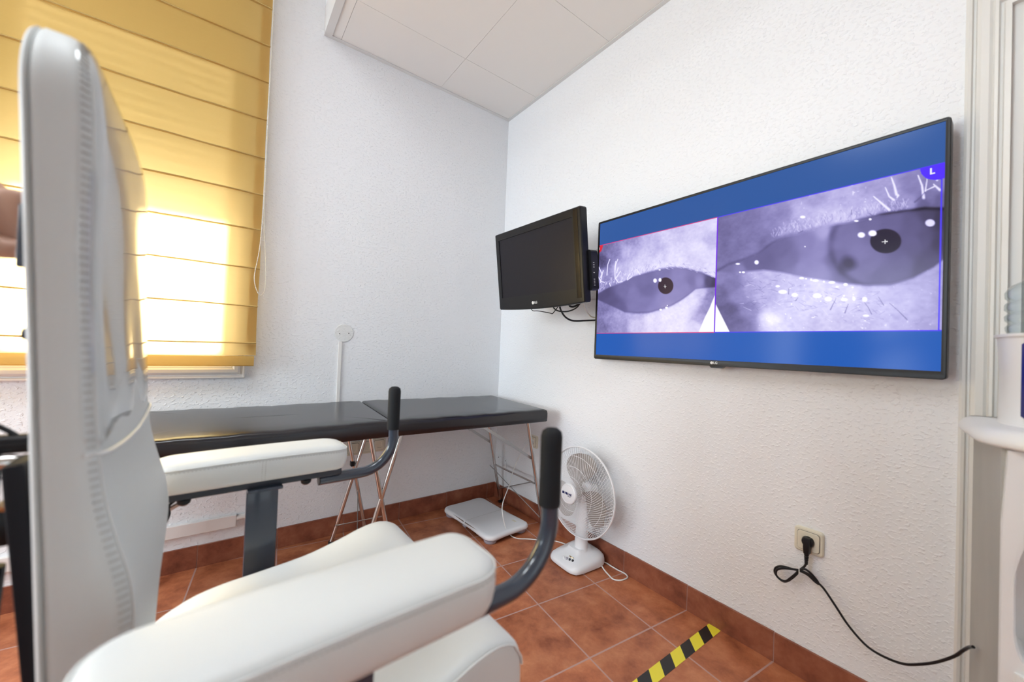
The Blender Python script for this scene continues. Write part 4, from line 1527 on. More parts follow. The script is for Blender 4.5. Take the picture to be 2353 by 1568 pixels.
# ------------------------------------------------------------------ white balance board on the floor
t = thing('balance_board', 'flat white balance board lying on the floor under the couch end', 'balance board', (-.305, -.342, 0))
brot = math.radians(-86.5)
BC = Vector((-.306, -.341, 0))


def bf(u, v, z):
    return (BC.x + u * math.cos(brot) - v * math.sin(brot), BC.y + u * math.sin(brot) + v * math.cos(brot), z)


def board_outline(L_, W_, r, waist):
    pts = densify(rrect(-L_ / 2, L_ / 2, -W_ / 2, W_ / 2, r, 8), .02)
    out_ = []
    for u, v in pts:
        k = 1 - waist * (1 - min(1, abs(u) / (L_ * .33)) ** 2)
        k2 = 1 - waist * .45 * (1 - min(1, abs(v) / (W_ * .33)) ** 2)
        out_.append((u * k2, v * k))
    return out_


ol = board_outline(.520, .318, .050, .035)
m_ = MB()
fn = lambda u, v, z: bf(u, v, z)
slab(m_, ol, [(.020, .024), (.004, .026), (.0, .031), (.0, .040), (.003, .047), (.010, .052), (.020, .0535)], fn, ((-.12, 0), (.12, 0)), steps=(.3, .6, .95))
o = m_.build('top_shell', M['white_plastic'], parent=t, angle=50)
m_ = MB()
ol2 = board_outline(.500, .300, .050, .075)
slab(m_, ol2, [(.020, .014), (.004, .015), (.0, .020), (.0, .0255)], fn, ((-.12, 0), (.12, 0)), steps=(.3, .6, .95))
m_.build('under_shell', M['board_grey'], parent=t, angle=50)
m_ = MB()
for su in (-1, 1):
    for sv in (-1, 1):
        c = bf(su * .208, sv * .112, 0)
        MB().lathe([(.0, 0), (.032, 0), (.036, .004), (.038, .013), (.040, .020), (.0, .021)], c, 'Z', 28).build('foot', M['board_grey'], parent=t)
m_ = MB()
for v in (-.0006,):
    m_.prism([(-.0007, -.145), (.0007, -.145), (.0007, .145), (-.0007, .145)], fn, .0535, .0540)
m_.build('centre_line', M['stitch'], parent=o, smooth=False)
for (u0, u1) in ((-.135, -.010), (.004, .135)):
    MB().rings([[bf(u, v, z) for u, z in ((u0, .032), (u1, .032), (u1, .048), (u0, .048))] for v in (-.1525, -.140)]).build('side_slot', M['board_slot'], parent=o, smooth=False)
MB().rbox(bf(-.0, -.150, .024), (.012, .034, .010), .003).build('battery_latch', M['board_grey'], parent=t)
MB().prism([(.158, .088), (.190, .088), (.190, .102), (.158, .102)], fn, .0535, .0541).build('sticker', M['cream'], parent=o, smooth=False)

# its long cord runs over the floor and up to the socket behind the couch leg
t = thing('power_cord', 'thin white power cord curving up from the floor past the balance board', 'cord', (-.2, -.62, 0))
MB().tube(smooth_path([(-.07, -.83, .010), (-.063, -.805, .004), (-.088, -.756, .004), (-.126, -.726, .004), (-.203, -.655, .004), (-.249, -.621, .004), (-.268, -.575, .006), (-.300, -.565, .05), (-.325, -.560, .13), (-.300, -.520, .185), (-.200, -.444, .248), (-.13, -.385, .303), (-.08, -.366, .372), (-.045, -.380, .440), (-.030, -.415, .488)], 7), .0030, 8).build('power_cord', M['white_soft'], parent=t)
MB().lathe([(.0, -.034), (.010, -.034), (.016, -.028), (.0175, -.012), (.0175, -.003), (.0, -.003)], (0, -.435, .500), 'X', 20).build('plug', M['white_soft'], parent=t)

# ------------------------------------------------------------------ therapy chair (local frame: +x forward, +y its left)
CO = (-1.52, -1.577, 0)
CR = math.radians(2.2)
chair = thing('therapy_chair', 'white leatherette therapy chair with padded armrests and slate blue steel frame, in the foreground', 'chair', CO, None, CR, local=True)
front_tab = [(.50, -.242), (.58, -.238), (.66, -.235), (.72, -.231), (.79, -.228), (.84, -.234), (.885, -.246), (.93, -.257), (.98, -.264), (1.05, -.270), (1.13, -.275), (1.2, -.278), (1.33, -.281), (1.40, -.287), (1.46, -.300)]


def back_f(y, z, w_):
    """w_: 0 rear .. 1 front"""
    xr = -.2950 - .0555 * (z - .76)
    xf = sinterp(z, front_tab) + .0048 * (1 + y / .21)
    return (xr + (xf - xr) * w_, y, z)


bo = densify(rrect(-.210, .210, .50, 1.462, (.03, .105, .105, .03), 12), .022)
m_ = MB()
slab(m_, bo, [(.008, .0), (.002, .03), (.0, .10), (.0, .25), (.0, .55), (.0015, .72), (.006, .86), (.014, .96), (.024, 1.0)], back_f, ((0, .70), (0, 1.27)), steps=(.1, .2, .3, .42, .54, .66, .78, .9, .98), dome1=.06)
bk = m_.build('backrest', M['leather_dull'], parent=chair, angle=80)
m_ = MB()
slab(m_, offset_poly(bo, .001), [(.008, -.006), (.002, -.0055), (.0, -.003), (.004, .0)], lambda y, z, w_: (back_f(y, z, 0)[0] + w_, y, z), ((0, .70), (0, 1.27)), steps=(.3, .6, .98))
m_.build('back_panel', M['leather'], parent=chair, angle=80)
# welt between the panel and the cushion, and the ladder stitching beside the front edge
edge = offset_poly(bo, .0005)
MB().tube([back_f(y, z, .955) for y, z in offset_poly(bo, .0125) if z > .53], .0010, 6).build('seam', M['leather'], parent=bk)
m_ = MB()
acc = 0
for i in range(len(edge) - 1):
    a, c = Vector(edge[i]), Vector(edge[i + 1])
    if min(a.y, c.y) < .60:
        continue
    d = (c - a).length
    q = acc
    while q < d:
        p = a + (c - a) * (q / d)
        nrm = Vector((c.y - a.y, a.x - c.x)).normalized()
        A_ = Vector(back_f(p.x - nrm.x * .0022, p.y - nrm.y * .0022, .80))
        B_ = Vector(back_f(p.x - nrm.x * .0075, p.y - nrm.y * .0075, .925))
        m_.tube([A_, B_], .0009, 5)
        q += .0085
    acc = q - d
m_.build('stitching', M['stitch'], parent=bk)
# clear plastic cover over the upper front, with the curved seam at its foot
fo = densify(rrect(-.2085, .2085, .985, 1.4605, (.02, .105, .105, .02), 12), .02)


def film_f(y, z, w_):
    x = back_f(y, z, w_)[0]
    # the film stands off the cushion in soft folds towards its lower end
    k = max(0, min(1, (1.22 - z) / .22))
    return (x + .0022 + .0014 * k * math.sin(y * 42 + z * 9) + .0006 * math.sin(z * 22 + y * 13), y, z)


m_ = MB()
slab(m_, fo, [(.0012, .55), (-.0008, .72), (.0036, .87), (.0116, .968), (.0216, 1.01)], film_f, ((0, 1.10), (0, 1.27)), steps=(.1, .2, .3, .42, .54, .66, .78, .9, .98), dome1=.06)
m_.build('plastic_cover', M['film'], parent=bk, angle=80)
sm_ = [(-.209 + .418 * k / 24) for k in range(25)]
wtab = [(0, .5), (.0015, .72), (.006, .86), (.014, .96), (.024, 1.0), (.05, 1.015), (.1, 1.035), (.2, 1.06)]
MB().tube([(back_f(y, .985, interp(.21 - abs(y), wtab))[0] + .0030, y, .985 - .014 * (1 - (y / .209) ** 2)) for y in sm_], .0030, 8).build('cover_seam', M['leather'], parent=bk)


# armrests: padded, the two sides mirror each other
def pad_outline(s):
    pts = rrect(-.262, .147, .283, .417, (.032, .050, .045, .045) if s > 0 else (.032, .050, .045, .045), 9)
    pts = [(x, y) for x, y in pts]
    if s < 0:
        pts = [(x, -y) for x, y in pts][::-1]
    return densify(pts, .02)


for s in (1, -1):
    po = pad_outline(s)
    top = lambda x: .8255 + .0012 * math.sin(x * 18)
    f = lambda x, y, z: (x, y, z + .003 * ((x + .05) / .2) ** 2 * -1 * (1 if z > .8 else 0))
    m_ = MB()
    slab(m_, po, [(.030, .767), (.018, .7675), (.008, .772), (.003, .782), (.0005, .795), (.0, .808), (.001, .819), (.0035, .8245), (.0045, .8262), (.0055, .8285), (.010, .8325), (.020, .8355), (.030, .8366)], f, ((-.19, s * .350), (.072, s * .350)), steps=(.35, .65, .97), dome1=.001)
    pd = m_.build('armrest_pad', M['leather'], parent=chair, angle=80)
    pe = offset_poly(po, .0018)
    MB().tube([f(x, y, .8262) for x, y in pe], .0017, 6, closed=True).build('piping', M['leather'], parent=pd)
    m_ = MB()
    pe = offset_poly(po, -.0004)
    for i in range(len(pe)):
        a, c = Vector(pe[i]), Vector(pe[(i + 1) % len(pe)])
        n_ = max(1, int((c - a).length / .0052))
        for q in range(n_):
            p = a + (c - a) * ((q + .25) / n_)
            p2 = a + (c - a) * ((q + .75) / n_)
            m_.tube([f(p.x, p.y, .8205), f(p2.x, p2.y, .8205)], .00055, 4)
    # double seam across the side
    yy = s * .2828 if s > 0 else s * .4172
    for dx in (-.0035, .0035):
        for q in range(9):
            z = .774 + q * .0052
            for y_ in (s * .2826,):
                m_.tube([(-.052 + dx, y_, z), (-.052 + dx, y_, z + .003)], .00055, 4)
    m_.build('stitching', M['stitch'], parent=pd)
    MB().rbox((-.055, s * .345, .7555), (.385, .052, .019), .004).build('arm_bar', M['slate_dark'], parent=chair)
    m_ = MB()
    m_.rbox((-.044, s * .356, .588), (.070, .009, .322), .003)
    m_.rbox((-.044, s * .330, .745), (.074, .060, .008), .002)
    m_.build('arm_plate', M['slate'], parent=chair)
    # bent handle tube and foam grip
    cx, cz, R0 = .197, .829, .094
    path = [(.086, s * .342, .7345), (.13, s * .342, .7345), (.165, s * .342, .7345)]
    for k in range(0, 19):
        a = math.radians(-90 + 90 * k / 18)
        path.append((cx + R0 * math.cos(a) * 1.0, s * .342, cz + R0 * math.sin(a)))
    path += [(cx + R0 - .001, s * .342, .86), (cx + R0 - .002, s * .342, .90)]
    ht = MB().tube(path, .0150, 20).build('handle_tube', M['slate'], parent=chair, angle=50)
    MB().lathe([(.0, .0), (.0152, .0), (.0152, .003), (.0, .003)], (.083, s * .342, .7345), 'X', 20).build('tube_cap', M['black'], parent=ht)
    gx_ = cx + R0 - .002
    MB().lathe([(.0155, .851), (.0178, .8515), (.0185, .856), (.0182, .90), (.0184, .955), (.0186, .968), (.0165, .977), (.010, .982), (.0, .9835)], (gx_, s * .342, 0), 'Z', 28).build('foam_grip', M['foam'], parent=chair, angle=45)
    for xk in (-.198, .050):
        MB().lathe([(.0, -.014), (.006, -.0135), (.0115, -.009), (.013, -.003), (.013, 0), (.0, 0)], (xk, s * .330, .746), 'Z', 16).build('bolt_cap', M['black'], parent=chair)
# release lever and cable behind the far armrest
m_ = MB()
m_.tube([(-.232, .332, .722), (-.21, .332, .735), (-.19, .332, .746)], .0045, 6)
m_.build('lever', M['copper'], parent=chair)
MB().tube(smooth_path([(-.215, .332, .745), (-.224, .330, .735), (-.223, .330, .716), (-.232, .330, .688), (-.25, .25, .64), (-.26, .12, .58)], 5), .0035, 8).build('lever_cable', M['black'], parent=chair)

# seat: saddle-shaped cushion rising to a rolled front edge
st_tab = [(-.27, .505), (-.22, .526), (-.18, .545), (-.13, .556), (-.05, .562), (.05, .571), (.13, .589), (.19, .606), (.235, .610), (.262, .602), (.285, .584), (.300, .556)]
so = densify(rrect(-.258, .302, -.288, .288, (.030, .030, .05, .05), 8), .018)


def seat_f(x, y, w_):
    zt = sinterp(min(x, .300), st_tab)
    k = max(0, min(1, (x - .20) / .1))
    dish = -.010 * math.exp(-((y / .13) ** 4)) * (1 - k)
    zb = .475
    z = zb + (zt + dish * max(0, w_ - .9) * 10 - zb) * w_
    return (x, y, z)


m_ = MB()
slab(m_, so, [(.020, .0), (.006, .02), (.0, .08), (.0, .45), (.001, .80), (.003, .90), (.006, .945), (.012, .985), (.022, 1.0)], seat_f, ((-.05, 0), (.16, 0)), steps=(.06, .12, .18, .25, .33, .42, .52, .63, .75, .87, .98))
se = m_.build('seat', M['leather'], parent=chair, angle=80)
for s in (1, -1):
    pts = [(x, s * .2865, sinterp(min(x, .300), st_tab) - .0085) for x in [(-.20 + .47 * k / 30) for k in range(31)]]
    pts += [(.282, s * .2865, .571), (.289, s * .2845, .560), (.2925, s * .283, .545)]
    MB().tube(pts, .0022, 8).build('piping', M['leather'], parent=se)
# frame below
m_ = MB()
m_.bb((-.24, -.24, .452), (.25, .24, .474))
m_.bb((-.08, -.362, .428), (-.008, .362, .452))
m_.build('seat_frame', M['slate_dark'], parent=chair, smooth=False, bevel=.003)
m_ = MB()
m_.rings([[(x, y, z) for x, y in rrect(-.06, .06, -.06, .06, .015, 5)] for z in (.05, .43)])
m_.build('column', M['slate'], parent=chair)
m_ = MB()
m_.rings([[(x, y, z) for x, y in rrect(-.30 + i_, .26 - i_, -.26 + i_, .26 - i_, .06, 6)] for z, i_ in ((.0, .0), (.035, .0), (.045, .01), (.052, .03))])
m_.build('base_plate', M['slate_dark'], parent=chair, angle=40)
m_ = MB()
R_ = Matrix.Rotation(math.radians(-5.5), 3, 'Y')
m_.rbox((-.319, -.095, .715), (.018, .060, .50), .004, 2, R_)
m_.rbox((-.290, 0, .50), (.03, .22, .05), .004)
m_.rbox((-.20, 0, .47), (.26, .10, .02), .004)
m_.build('back_post', M['black_matte'], parent=chair)
# bracket behind the backrest that the hand holds, and a small side knob
m_ = MB()
m_.rbox((-.3445, -.125, 1.222), (.007, .010, .072), .002)
m_.rbox((-.334, -.115, 1.252), (.018, .020, .008), .002)
m_.rbox((-.334, -.115, 1.192), (.018, .020, .008), .002)
m_.build('push_handle', M['slate'], parent=chair)
MB().lathe([(.0, -.008), (.006, -.007), (.009, -.002), (.009, .010), (.0, .010)], (-.328, -.15, 1.112), 'X', 16).build('side_knob', M['slate_dark'], parent=chair)

# ------------------------------------------------------------------ black stand behind the chair at the left
t = thing('equipment_stand', 'black steel equipment stand with clamp knobs behind the white backrest', 'stand', (-1.99, -1.60, 0))
cw = Matrix.Rotation(CR, 3, 'Z')


def cwp(x, y, z):
    p = Vector(CO) + cw @ Vector((x, y, 0))
    return (p.x, p.y, z)


MB().tube([cwp(-.350, -.03, .970), cwp(-.50, -.03, .972), cwp(-.62, -.03, .972)], .0125, 12).build('top_rail', M['black'], parent=t)
MB().rbox(cwp(-.425, -.03, .871), (.142, .05, .046), .006, 2, cw).build('clamp_block', M['black'], parent=t)
MB().lathe([(.0, -.034), (.006, -.032), (.009, -.018), (.0095, .010), (.006, .022), (.0, .024)], cwp(-.372, -.048, .9515), 'X', 20).build('clamp_knob', M['chrome'], parent=t)
MB().lathe([(.0, -.012), (.0065, -.010), (.007, .006), (.0, .008)], cwp(-.3625, -.045, .899), 'Y', 16).build('brass_screw', M['brass'], parent=t)
MB().tube([cwp(-.386, -.03, .05), cwp(-.386, -.03, .965)], .013, 12).build('post', M['black_matte'], parent=t)
MB().tube([cwp(-.60, -.03, .05), cwp(-.60, -.03, .965)], .013, 12).build('post', M['black_matte'], parent=t)
MB().tube([cwp(-.372, -.035, .820), cwp(-.378, -.035, .70), cwp(-.386, -.03, .5)], .009, 10).build('brace', M['black_matte'], parent=t)
MB().tube([cwp(-.352, -.02, .928), cwp(-.372, -.02, .926), cwp(-.386, -.02, .924)], .0016, 6).build('wire', M['black'], parent=t)
for x in (-.425, -.60):
    MB().rbox(cwp(x, 0, .025), (.05, .46, .05), .01, 2, cw).build('foot_bar', M['black_matte'], parent=t)
MB().tube(smooth_path([cwp(-.66, .02, 1.10), cwp(-.50, .0, 1.062), cwp(-.42, -.02, 1.022), cwp(-.375, -.03, .992), cwp(-.362, -.03, .980)], 6), .0032, 8).build('cable', M['black'], parent=t)

# ------------------------------------------------------------------ power cord of the water cooler
t = thing('power_cord', 'black power cord with a tied loop, plugged in under the big television', 'cord', (-.03, -1.93, .40))
m_ = MB()
m_.lathe([(.0, -.004), (.0185, -.004), (.0185, -.018), (.0165, -.024), (.0, -.025)], (0, -1.937, .480), 'X', 28)
pg = m_.build('plug', M['black'], parent=t)
m_ = MB()
m_.rings([[(x, -1.937 + u, z) for u, x in ((-.0105, -.012), (.0105, -.012), (.009, -.036), (-.009, -.036))] for z in (.497, .462)] + [[(x, -1.937 + u, .442) for u, x in ((-.009, -.016), (.009, -.016), (.008, -.034), (-.008, -.034))]])
m_.build('plug_body', M['black'], parent=pg, angle=40, bevel=.002)
m_ = MB()
m_.lathe([(.0072, .443), (.0072, .436), (.0055, .434), (.0068, .432), (.0066, .427), (.0052, .425), (.0062, .423), (.0058, .418), (.0048, .416), (.0054, .414), (.0046, .405)], (-.026, -1.9365, 0), 'Z', 14)
m_.build('strain_relief', M['black'], parent=pg)
loop = [(-.026, -1.9365, .41), (-.028, -1.933, .398), (-.030, -1.925, .386), (-.032, -1.918, .376), (-.034, -1.912, .362), (-.034, -1.900, .343), (-.033, -1.886, .325), (-.032, -1.872, .316), (-.032, -1.857, .321), (-.032, -1.845, .334), (-.031, -1.847, .352), (-.030, -1.865, .366), (-.029, -1.896, .371), (-.027, -1.921, .374), (-.026, -1.942, .371), (-.026, -1.960, .360), (-.027, -1.972, .356), (-.029, -1.969, .366), (-.031, -1.953, .382), (-.033, -1.935, .390), (-.034, -1.921, .381), (-.036, -1.908, .360), (-.036, -1.893, .338), (-.035, -1.880, .322), (-.035, -1.864, .320), (-.036, -1.851, .330), (-.036, -1.853, .349), (-.035, -1.872, .363), (-.034, -1.905, .375), (-.033, -1.930, .380), (-.032, -1.950, .376), (-.030, -1.970, .362), (-.030, -1.989, .348), (-.030, -2.019, .310), (-.030, -2.047, .273), (-.032, -2.077, .245), (-.036, -2.106, .230), (-.048, -2.142, .232), (-.066, -2.183, .248), (-.088, -2.218, .280), (-.108, -2.252, .318), (-.130, -2.284, .364), (-.150, -2.300, .398), (-.176, -2.311, .424), (-.203, -2.319, .441)]
MB().tube(smooth_path(loop, 6), .0036, 10).build('cord', M['black'], parent=t)
MB().tube([(-.028 + .011 * math.cos(a), -1.9165 + .004 * math.cos(a), .376 + .012 * math.sin(a)) for a in [k * math.pi / 8 for k in range(16)]], .0014, 6, closed=True).build('cable_tie', M['cooler_white'], parent=t)

# ------------------------------------------------------------------ water cooler at the right edge
DO = Vector((-.368, -2.361, 0))
e1, e2 = Vector((.190, -.9818, 0)), Vector((.9818, .190, 0))


def df(a, b_, z):
    p = DO + e1 * a + e2 * b_
    return (p.x, p.y, z)


t = thing('water_cooler', 'white water cooler with clear bottle beside the door frame', 'water cooler', df(.155, .14, 0))
for nm, a0_, a1_, b0_, b1_ in (('side_casing', .0, .006, .004, .285), ('side_casing', .304, .310, .004, .285), ('rear_casing', .006, .304, .125, .285)):
    MB().rings([[df(a, b_, z) for a, b_ in ((a0_, b0_), (a1_, b0_), (a1_, b1_), (a0_, b1_))] for z in (.02, .952)]).build(nm, M['cooler_grey'], parent=t, smooth=False)
# front with an arched niche
No, Ni = [], []
n_ = 40
arch = []
for k in range(n_):
    a = 2 * math.pi * k / n_
    c, s_ = math.cos(a), math.sin(a)
    u, v = .155 + .140 * math.copysign(abs(c) ** .45, c), .665 + (.185 if s_ > 0 else .165) * math.copysign(abs(s_) ** (.75 if s_ > 0 else .35), s_)
    arch.append((u, v))
    q = max(abs(c) / .153, abs(s_) / .45)
    U_, V_ = c / q, s_ / q
    # project to the rectangle 0..310 x .03..945
    sc = min((.155) / abs(c) if abs(c) > 1e-6 else 9e9, (.4575) / abs(s_) if abs(s_) > 1e-6 else 9e9)
    No.append((.155 + c * sc, .4875 + s_ * sc))
m_ = MB()
m_.rings([[df(u, .004, v) for u, v in No], [df(u, -.012, v) for u, v in No], [df(u, -.014, v) for u, v in arch], [df(u, -.006, v) for u, v in [(.155 + (a - .155) * .97, .665 + (b_ - .665) * .97) for a, b_ in arch]], [df(.155 + (a - .155) * .93, .10, .665 + (b_ - .665) * .95) for a, b_ in arch]], cap0=False, cap1=True)
m_.build('front_panel', M['cooler_white'], parent=t, smooth=False)
m_ = MB()
m_.rings([[df(u, b_, z) for u, b_ in rrect(.016, .294, -.035, .06, .03, 6)] for z in (.488, .505)])
m_.build('drip_tray', M['cooler_white'], parent=t, angle=40)
MB().prism([(.0, 0), (.31, 0), (.31, .0016), (.0, .0016)], lambda u, v, w_: df(u, w_, .445 + v), -.0128, -.010).build('panel_gap', M['stitch'], parent=t, smooth=False)
so_ = rrect(-.030, .340, -.060, .285, (.10, .02, .02, .13), 12)
m_ = MB()
m_.rings([[df(a, b_, z) for a, b_ in offset_poly(so_, d)] for d, z in ((.016, .946), (.004, .948), (.0, .954), (.002, .966), (.010, .978), (.022, .985), (.034, .987))])
m_.build('shelf_top', M['cooler_white'], parent=t, angle=60)


def up_out(d, n=64):
    out_ = []
    for k in range(n):
        a = 2 * math.pi * k / n
        c, s_ = math.cos(a), math.sin(a)
        out_.append((.157 + (.138 + d) * math.copysign(abs(c) ** .85, c), .148 + (.128 + d) * math.copysign(abs(s_) ** .85, s_)))
    return out_


m_ = MB()
m_.rings([[df(a, b_, z) for a, b_ in up_out(d)] for d, z in ((.004, .984), (-.001, .995), (-.002, 1.10), (.003, 1.183), (.007, 1.184), (.007, 1.190), (.0, 1.191), (-.002, 1.188), (-.003, 1.10), (-.02, 1.06))], cap0=False)
m_.build('bottle_collar', M['cooler_white'], parent=t, angle=35)
uo = up_out(.0008)
rng_ = [p for p in uo if p[0] < .27 and p[1] < .070]
rng_ = sorted(rng_, key=lambda p: math.atan2(p[1] - .148, p[0] - .157))
zs = [(.0, 1.005, 1.172), (.5, .998, 1.179)]
m_ = MB()
r0, r1 = [], []
nn = len(rng_)
for i, p in enumerate(rng_):
    ins = .012 if i in (0, nn - 1) else (.004 if i in (1, nn - 2) else 0)
    r0.append((p, .999 + ins)); r1.append((p, 1.178 - ins))
vs, fs = [], []
for (p, za), (_, zb) in zip(r0, r1):
    k1 = Vector((p[0] - .157, p[1] - .148)).normalized() * .0025
    for z in (za, (za + zb) / 2, zb):
        kk_ = .0035 * (1 - (z - .984) / .2) if z < 1.06 else (.003 if z > 1.15 else -.0005)
        vs.append(df(p[0] + k1.x * 1.6, p[1] + k1.y * 1.6, z))
for i in range(nn - 1):
    for k in (0, 1):
        fs.append((i * 3 + k, i * 3 + k + 1, i * 3 + 4 + k, i * 3 + 3 + k))
m_.add(vs, fs)
o = m_.build('blue_panel', M['cooler_blue'], parent=t, angle=40)
sol = o.modifiers.new('thickness', 'SOLIDIFY')
sol.thickness = .003
bt = thing('water_bottle', 'clear ribbed plastic bottle standing upside down in the water cooler', 'bottle', df(.157, .148, 1.16))
prof = [(.108, 1.150), (.122, 1.180), (.130, 1.200), (.131, 1.208), (.125, 1.216), (.131, 1.224), (.132, 1.233), (.125, 1.241), (.132, 1.249), (.132, 1.260), (.125, 1.268), (.131, 1.276), (.132, 1.288), (.124, 1.303), (.108, 1.313), (.085, 1.316), (.070, 1.308), (.0, 1.306)]
cpos = df(.157, .148, 0)
MB().lathe(prof, cpos, 'Z', 48).build('bottle_body', M['bottle'], parent=bt, angle=60)
MB().lathe([(.0, 1.10), (.024, 1.10), (.024, 1.125), (.028, 1.13), (.108, 1.150), (.0, 1.150)], cpos, 'Z', 32).build('bottle_neck', M['bottle'], parent=bt, angle=60)

# ------------------------------------------------------------------ person at the left, hand on the bracket behind the backrest
pt = thing('person', 'person at the left edge, one bare hand holding the back of the white chair', 'person', (-2.43, -2.08, 0))


def skin_mesh(name, verts, edges, m, root, parent, sub=2):
    """verts: (x,y,z,rx,ry)"""
    org_ = Vector(pt['org'])
    me_ = bpy.data.meshes.new(name)
    me_.from_pydata([Vector(v[:3]) - org_ for v in verts], edges, [])
    o_ = bpy.data.objects.new(name, me_)
    COL.objects.link(o_)
    md = o_.modifiers.new('skin', 'SKIN')
    md.use_smooth_shade = True
    sv = me_.skin_vertices[0].data
    for i, v in enumerate(verts):
        sv[i].radius = (v[3], v[4] if len(v) > 4 else v[3])
        sv[i].use_root = (i == root)
    ss = o_.modifiers.new('smooth', 'SUBSURF')
    ss.levels = sub
    ss.render_levels = sub
    me_.materials.append(m)
    o_.parent = parent
    return o_


V, E_, ID = [], [], {}


def vv(k, x, y, z, rx, ry=None, to=None):
    ID[k] = len(V)
    V.append((x, y, z, rx, ry if ry else rx))
    if to is not None:
        E_.append((ID[to], ID[k]))


px_, py_ = -2.43, -2.08
vv('pel', px_, py_, .95, .125, .10)
vv('wai', px_, py_, 1.08, .115, .085, 'pel')
vv('che', px_ + .01, py_, 1.28, .135, .095, 'wai')
vv('nk0', px_, py_, 1.43, .060, .055, 'che')
vv('nk1', px_ + .015, py_, 1.52, .050, .048, 'nk0')
vv('hd0', px_ + .03, py_, 1.60, .072, .068, 'nk1')
vv('hd1', px_ + .025, py_, 1.68, .082, .078, 'hd0')
vv('hd2', px_ + .015, py_, 1.735, .062, .060, 'hd1')
for s, k in ((-1, 'r'), (1, 'l')):
    vv('hip' + k, px_, py_ + s * .09, .88, .090, .085, 'pel')
    vv('kne' + k, px_ + .01, py_ + s * .10, .48, .058, .058, 'hip' + k)
    vv('cal' + k, px_ - .01, py_ + s * .10, .33, .055, .052, 'kne' + k)
    vv('ank' + k, px_ - .01, py_ + s * .10, .09, .036, .036, 'cal' + k)
    vv('toe' + k, px_ + .14, py_ + s * .11, .045, .038, .028, 'ank' + k)
# far arm hangs relaxed
vv('shl', px_, py_ - .175, 1.385, .055, .055, 'che')
vv('ell', px_ - .02, py_ - .235, 1.10, .040, .040, 'shl')
vv('wrl', px_ + .06, py_ - .24, .87, .027, .024, 'ell')
vv('pal', px_ + .075, py_ - .24, .80, .034, .017, 'wrl')
for i, (dx, ln) in enumerate(((-.028, .085), (-.009, .098), (.010, .104), (.029, .095))):
    vv('lf%da' % i, px_ + .08 + dx, py_ - .24, .755, .0095, .0095, 'pal')
    vv('lf%db' % i, px_ + .085 + dx, py_ - .232, .755 - ln * .45, .0088, .0088, 'lf%da' % i)
    vv('lf%dc' % i, px_ + .085 + dx, py_ - .215, .755 - ln * .8, .0075, .0075, 'lf%db' % i)
vv('lta', px_ + .112, py_ - .228, .795, .0115, .0115, 'pal')
vv('ltb', px_ + .128, py_ - .212, .762, .0095, .0095, 'lta')
# near arm reaches forward to the chair: wrist high, hand drooping onto the bracket
vv('shr', px_ + .02, py_ + .175, 1.385, .055, .055, 'che')
vv('elr', -2.22, -1.740, 1.170, .043, .043, 'shr')
vv('far', -2.10, -1.640, 1.262, .042, .040, 'elr')
vv('wrr', -1.995, -1.540, 1.338, .030, .026, 'far')
vv('par', -1.945, -1.556, 1.298, .041, .026, 'wrr')
vv('kn', -1.912, -1.571, 1.268, .040, .024, 'par')
for i, (dz, dy, ln) in enumerate(((.034, .008, .040), (.012, .0, .044), (-.010, -.002, .043), (-.032, .002, .038))):
    x0, y0_, z0 = -1.897, -1.580 + dy, 1.262 + dz
    vv('rf%da' % i, x0, y0_, z0, .0118, .0118, 'kn')
    vv('rf%db' % i, x0 + ln * .75, y0_ - .012, z0 - .010, .0105, .0105, 'rf%da' % i)
    vv('rf%dc' % i, x0 + ln * .70, y0_ - .030, z0 - .014, .0095, .0095, 'rf%db' % i)
vv('rta', -1.938, -1.580, 1.235, .020, .019, 'par')
vv('rtb', -1.912, -1.592, 1.222, .0165, .0155, 'rta')
vv('rtc', -1.884, -1.603, 1.221, .0130, .0120, 'rtb')
body = skin_mesh('body', V, E_, M['skin'], 0, pt)
# clothes
def loft(mb, secs, n=36):
    mb.rings([[(cx + rx * math.cos(2 * math.pi * k / n), cy + ry * math.copysign(abs(math.sin(2 * math.pi * k / n)) ** .85, math.sin(2 * math.pi * k / n)), z) for k in range(n)] for cx, cy, z, rx, ry in secs])
    return mb


m_ = MB()
loft(m_, [(px_, py_, .80, .145, .205), (px_, py_, .90, .145, .200), (px_, py_, 1.05, .130, .180), (px_, py_, 1.18, .132, .185), (px_ + .01, py_, 1.30, .138, .200), (px_ + .01, py_, 1.38, .118, .195), (px_, py_, 1.425, .095, .150), (px_, py_, 1.455, .075, .085), (px_, py_, 1.465, .066, .070)])
m_.build('tunic', M['tunic'], parent=pt, angle=60)
for sh_, el_ in (((px_, py_ - .130, 1.372), (px_ - .012, py_ - .222, 1.16)), ((px_ + .005, py_ + .130, 1.372), (px_ + .125, py_ + .262, 1.255))):
    a_, b_ = Vector(sh_), Vector(el_)
    MB().tube([a_, a_.lerp(b_, .3), a_.lerp(b_, .7), b_], [.076, .076, .069, .066], 20).build('sleeve', M['tunic'], parent=pt)
m_ = MB()
loft(m_, [(px_, py_, .985, .120, .170), (px_, py_, .90, .130, .180), (px_, py_, .83, .128, .178), (px_, py_, .80, .10, .15)])
m_.build('trousers', M['trousers'], parent=pt, angle=60)
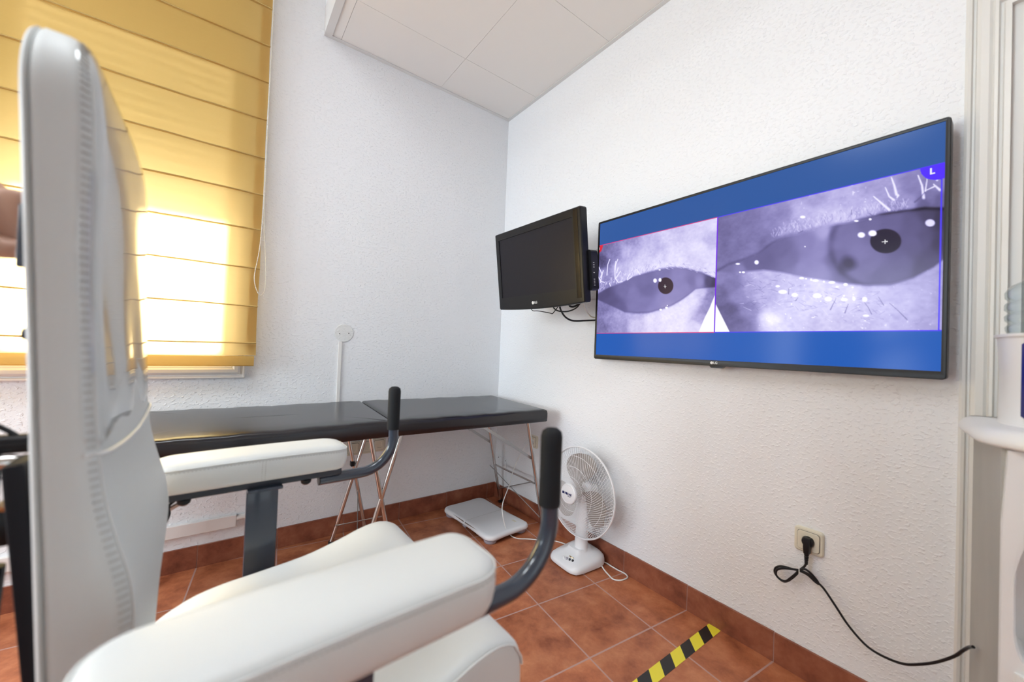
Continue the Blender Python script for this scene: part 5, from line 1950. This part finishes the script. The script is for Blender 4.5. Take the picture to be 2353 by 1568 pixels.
for s_ in (-1, 1):
    MB().tube([(px_, py_ + s_ * .088, .90), (px_, py_ + s_ * .092, .78), (px_ + .01, py_ + s_ * .10, .48), (px_ - .005, py_ + s_ * .10, .28), (px_ - .01, py_ + s_ * .10, .10)], [.088, .092, .073, .068, .064], 24).build('trouser_leg', M['trousers'], parent=pt, angle=60)
    MB().rings([[(px_ + x_ + rx_ * math.cos(2 * math.pi * k / 24), py_ + s_ * .108 + ry_ * math.sin(2 * math.pi * k / 24), z_) for k in range(24)] for x_, rx_, ry_, z_ in ((.055, .128, .046, .0), (.055, .132, .049, .015), (.050, .125, .046, .040), (.010, .085, .042, .072), (-.01, .062, .040, .10))]).build('shoe', M['cooler_white'], parent=pt, angle=60)
m_ = MB()
hr = []
for q, (dz, rr) in enumerate(((-.085, .070), (-.06, .088), (-.02, .097), (.02, .097), (.055, .083), (.080, .058), (.094, .022))):
    off = -.022 if dz < 0 else -.006
    hr.append([(px_ + off + .0 + rr * math.cos(2 * math.pi * k / 28) * (1.0 if math.cos(2 * math.pi * k / 28) < 0 or dz > .03 else .35 + .5 * max(0, dz / .03)), py_ + rr * .93 * math.sin(2 * math.pi * k / 28), 1.695 + dz) for k in range(28)])
m_.rings(hr)
m_.build('hair', M['hair'], parent=pt, angle=70)
M['iris'] = mat('iris', (.05, .03, .02), .2)
for s_ in (-1, 1):
    ey = MB().lathe([(.0, -.010), (.008, -.006), (.010, 0), (.008, .006), (.0, .010)], (px_ + .096, py_ + s_ * .032, 1.655), 'X', 14).build('eye', M['cooler_white'], parent=pt)
    MB().lathe([(.0, .0), (.0045, .0), (.004, .0012), (.0, .0015)], (px_ + .1052, py_ + s_ * .032, 1.655), 'X', 12).build('iris', M['iris'], parent=ey)
    MB().tube([(px_ + .098, py_ + s_ * .018, 1.678), (px_ + .103, py_ + s_ * .034, 1.683), (px_ + .092, py_ + s_ * .052, 1.677)], [.002, .0035, .002], 6).build('eyebrow', M['hair'], parent=pt)
MB().tube([(px_ + .100, py_, 1.655), (px_ + .118, py_, 1.625), (px_ + .104, py_, 1.612)], [.007, .012, .008], 10).build('nose', M['skin'], parent=pt)
MB().tube([(px_ + .090, py_ - .024, 1.585), (px_ + .101, py_, 1.583), (px_ + .090, py_ + .024, 1.585)], [.003, .007, .003], 8).build('mouth', mat('lip', (.35, .14, .12), .5), parent=pt)
for s in (-1, 1):
    MB().tube([(px_ + .010, py_ + s * .080, 1.675), (px_ + .018, py_ + s * .090, 1.655), (px_ + .015, py_ + s * .080, 1.625)], [.006, .010, .005], 8).build('ear', M['skin'], parent=pt)
wa, wb = Vector((-1.995, -1.540, 1.338)), Vector((-1.955, -1.553, 1.306))
dirw = (wb - wa).normalized()
Rw = dirw.to_track_quat('Z', 'Y').to_matrix()
m_ = MB()
m_.lathe([(.034, -.010), (.037, -.009), (.037, .009), (.034, .010), (.034, -.010)], wa + dirw * .008, 'Z', 32, Rw, 1.0, 1.0)
m_.build('watch_strap', M['black'], parent=pt)

for o in list(bpy.data.objects):
    if 'org' in o:
        del o['org']
